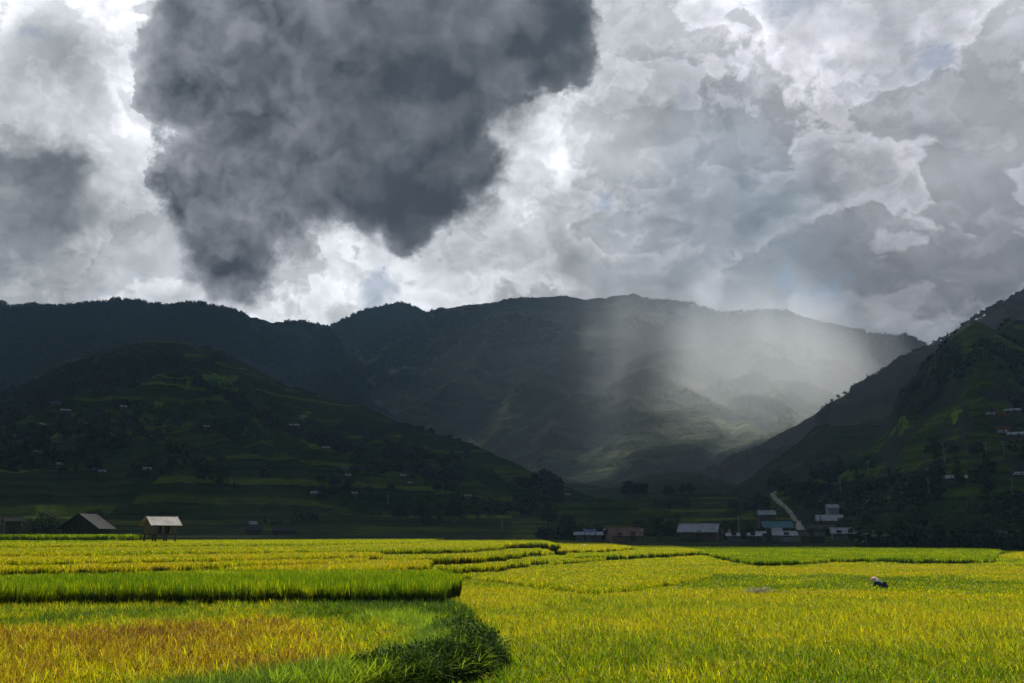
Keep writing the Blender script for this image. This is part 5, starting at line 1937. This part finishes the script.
# ------------------------------------------------------------------ small things in the field
M_straw = principled('pale_straw', (0.62, 0.58, 0.48), 0.9, scale=8)
x, y = on_plane(760, 591, 0.9)
mb = MB()
rr_ = random.Random(8)
for i in range(90):
    c = Vector((rr_.gauss(0, 0.30), rr_.gauss(0, 0.15), 0.72 + rr_.uniform(0, 0.28)))
    d = Vector((rr_.gauss(0, 1), rr_.gauss(0, .5), rr_.gauss(0, .25))).normalized() * rr_.uniform(0.15, 0.35)
    mb.tube([c - d, c + Vector((0, 0, 0.03)), c + d], [0.006, 0.014, 0.005], 4)
o = mb.build('straw_bundle', M_straw)
o.location = (x, y, 0)
tag(o, 'small pale bundle of cut straw lying in the rice left of the person', 'straw bundle')
x, y = on_plane(584, 548, 1.4)
mb = MB()
V, F = [], []
for j in range(7):
    for i in range(12):
        an = 2 * math.pi * i / 12
        k = [0.75, 1, 1.05, 0.95, 0.75, 0.4, 0.15][j]
        V.append((0.55 * k * math.cos(an) * (1 + .1 * math.sin(3 * an)), 0.35 * k * math.sin(an), j * 0.13 + 0.05 * math.sin(2 * an + j)))
for j in range(6):
    for i in range(12):
        F.append((j * 12 + i, j * 12 + (i + 1) % 12, (j + 1) * 12 + (i + 1) % 12, (j + 1) * 12 + i))
mb.poly(V, F + [tuple(range(72, 84))])
o = mb.build('sack', principled('white_sack', (0.75, 0.72, 0.68), 0.8, scale=6), smooth=True)
o.location = (x, y, 1.15)
tag(o, 'small white sack on the rice edge before the village', 'sack')

# ------------------------------------------------------------------ the stooping person
def skin_body(name, verts, edges, radii, mat, parent, sub=2, root=0):
    me = bpy.data.meshes.new(name)
    me.from_pydata(verts, edges, [])
    o_ = link(name, me, parent)
    sk = o_.modifiers.new('skin', 'SKIN')
    sk.use_smooth_shade = True
    for i, r in enumerate(radii):
        v = me.skin_vertices[0].data[i]
        v.radius = r if isinstance(r, tuple) else (r, r)
        v.use_root = (i == root)
    ss = o_.modifiers.new('sub', 'SUBSURF')
    ss.levels = ss.render_levels = sub
    me.materials.append(mat)
    return o_


M_skin = principled('skin', (0.42, 0.25, 0.17), 0.6, var=0.05)
M_blue = principled('teal_shirt', (0.015, 0.08, 0.15), 0.8, var=0.2)
M_dark = principled('dark_trousers', (0.018, 0.016, 0.02), 0.9, var=0.2)
M_pink = principled('pink_headscarf', (0.85, 0.38, 0.48), 0.8, var=0.25, scale=14, col2=(0.9, 0.6, 0.62))
M_hair = principled('black_hair', (0.01, 0.01, 0.01), 0.6)
M_plum = principled('plum_apron', (0.10, 0.03, 0.04), 0.9)
# local frame: -x is where she faces and bends; z up from the mud
pe = empty('person', (PX, PY, -0.02), -math.atan2(PX, PY) - 0.8)
pe.scale = (0.92, 0.92, 0.92)
tag(pe, 'person in a pink headscarf and teal shirt stooping in the rice', 'person')
v = [(0.14, 0, 0.92), (0.02, 0, 1.00), (-0.14, 0, 1.10), (-0.30, 0, 1.20), (-0.38, 0, 1.25), (-0.48, 0, 1.27), (-0.56, 0, 1.25),          # pelvis..head 0-6
     (0.10, 0.10, 0.86), (0.02, 0.12, 0.48), (0.10, 0.13, 0.08), (-0.06, 0.13, 0.03),          # leg L 7-10
     (0.10, -0.10, 0.86), (0.10, -0.12, 0.48), (0.20, -0.13, 0.08), (0.04, -0.13, 0.03),       # leg R 11-14
     (-0.31, 0.18, 1.16), (-0.36, 0.22, 0.90), (-0.50, 0.18, 0.68), (-0.55, 0.17, 0.61),      # arm L 15-18
     (-0.31, -0.18, 1.16), (-0.34, -0.22, 0.90), (-0.46, -0.20, 0.66), (-0.51, -0.19, 0.59)]   # arm R 19-22
ed = [(0, 1), (1, 2), (2, 3), (3, 4), (4, 5), (5, 6), (0, 7), (7, 8), (8, 9), (9, 10), (0, 11), (11, 12), (12, 13), (13, 14),
      (3, 15), (15, 16), (16, 17), (17, 18), (3, 19), (19, 20), (20, 21), (21, 22)]
rad = [0.13, 0.125, 0.125, 0.13, 0.06, 0.095, 0.085, 0.09, 0.06, 0.045, 0.035, 0.09, 0.06, 0.045, 0.035, 0.055, 0.042, 0.032, 0.03, 0.055, 0.042, 0.032, 0.03]
skin_body('body', v, ed, rad, M_skin, pe)
# hands: palm with four fingers and a thumb each
for hx, hy, hz2, sg in ((-0.56, 0.17, 0.60, 1), (-0.52, -0.19, 0.58, -1)):
    hv, he, hr = [(hx + .01, hy, hz2 + .02), (hx - 0.03, hy, hz2 - 0.03)], [(0, 1)], [0.026, 0.026]
    for f_ in range(4):
        b_ = len(hv)
        oy = (f_ - 1.5) * 0.018
        ln = [0.034, 0.040, 0.038, 0.030][f_]
        hv += [(hx - 0.045, hy + oy, hz2 - 0.055), (hx - 0.050, hy + oy, hz2 - 0.055 - ln), (hx - 0.035, hy + oy, hz2 - 0.055 - ln * 1.8)]
        he += [(1, b_), (b_, b_ + 1), (b_ + 1, b_ + 2)]
        hr += [0.009, 0.0085, 0.007]
    b_ = len(hv)
    hv += [(hx + .0, hy - sg * 0.035, hz2 - 0.02), (hx - .01, hy - sg * 0.05, hz2 - 0.055)]
    he += [(0, b_), (b_, b_ + 1)]
    hr += [0.011, 0.009]
    skin_body('hand', hv, he, hr, M_skin, pe, 1)
sv = [(0.08, 0, 0.97), (0.0, 0, 1.01), (-0.14, 0, 1.11), (-0.29, 0, 1.20), (-0.36, 0, 1.24), (-0.31, 0.19, 1.16), (-0.355, 0.225, 0.92), (-0.44, 0.20, 0.77),
      (-0.31, -0.19, 1.16), (-0.345, -0.225, 0.92), (-0.41, -0.21, 0.76)]
skin_body('shirt', sv, [(0, 1), (1, 2), (2, 3), (3, 4), (3, 5), (5, 6), (6, 7), (3, 8), (8, 9), (9, 10)], [0.15, 0.145, 0.145, 0.15, 0.085, 0.075, 0.06, 0.055, 0.075, 0.06, 0.055], M_blue, pe)
tv = [(0.16, 0, 0.93), (0.11, 0.11, 0.84), (0.03, 0.12, 0.48), (0.10, 0.13, 0.16), (0.11, -0.11, 0.84), (0.11, -0.12, 0.48), (0.19, -0.13, 0.16), (0.05, 0, 0.98)]
skin_body('trousers', tv, [(0, 1), (1, 2), (2, 3), (0, 4), (4, 5), (5, 6), (0, 7)], [0.165, 0.115, 0.08, 0.065, 0.115, 0.08, 0.065, 0.15], M_dark, pe)
skin_body('apron', [(0.24, 0, 1.05), (0.13, 0, 1.10), (0.30, 0, 0.94)], [(0, 1), (0, 2)], [0.125, 0.10, 0.09], M_plum, pe, 2)
# headscarf: rounded cap with a projecting brim and a tail down the neck
V, F = [], []
nU, nV = 20, 10
for j in range(nV + 1):
    ph = math.pi * 0.62 * j / nV
    for i in range(nU):
        th = 2 * math.pi * i / nU
        br = 1 + 0.55 * max(0, -math.cos(th)) * (j / nV) ** 3
        rr2 = 0.145 * math.sin(ph) * br + 0.002 * math.sin(5 * th)
        V.append((-0.52 + rr2 * math.cos(th) * 1.15, rr2 * math.sin(th), 1.29 + 0.135 * math.cos(ph) + 0.04 * math.cos(th) * -1 * (j / nV)))
for j in range(nV):
    for i in range(nU):
        F.append((j * nU + i, j * nU + (i + 1) % nU, (j + 1) * nU + (i + 1) % nU, (j + 1) * nU + i))
o = link('headscarf', np_mesh('headscarf', V, F, [M_pink], smooth=True), pe)
sd = o.modifiers.new('thick', 'SOLIDIFY'); sd.thickness = 0.012
skin_body('scarf_tail', [(-0.42, 0, 1.33), (-0.34, 0, 1.31), (-0.27, 0, 1.28)], [(0, 1), (1, 2)], [(0.09, 0.05), (0.09, 0.035), (0.06, 0.02)], M_pink, o, 1)
skin_body('hair', [(-0.50, 0, 1.27), (-0.44, 0, 1.26)], [(0, 1)], [0.105, 0.09], M_hair, pe, 1)
# face: eyes, nose, mouth on the front of the head (which looks down and forward)
m_ = MB(); m_.tube([(-0.645, 0, 1.27), (-0.672, 0, 1.24), (-0.655, 0, 1.225)], [0.010, 0.014, 0.012], 6); m_.build('nose', M_skin, pe, True)
for sg in (-1, 1):
    m_ = MB(); m_.tube([(-0.638, sg * 0.032, 1.275), (-0.650, sg * 0.032, 1.273)], [0.012, 0.009], 8); m_.build('eye', M_hair, pe, True)
m_ = MB(); m_.tube([(-0.640, -0.025, 1.205), (-0.650, 0, 1.202), (-0.640, 0.025, 1.205)], [0.004, 0.007, 0.004], 6); m_.build('mouth', principled('lips', (0.35, 0.12, 0.10), 0.6), pe, True)
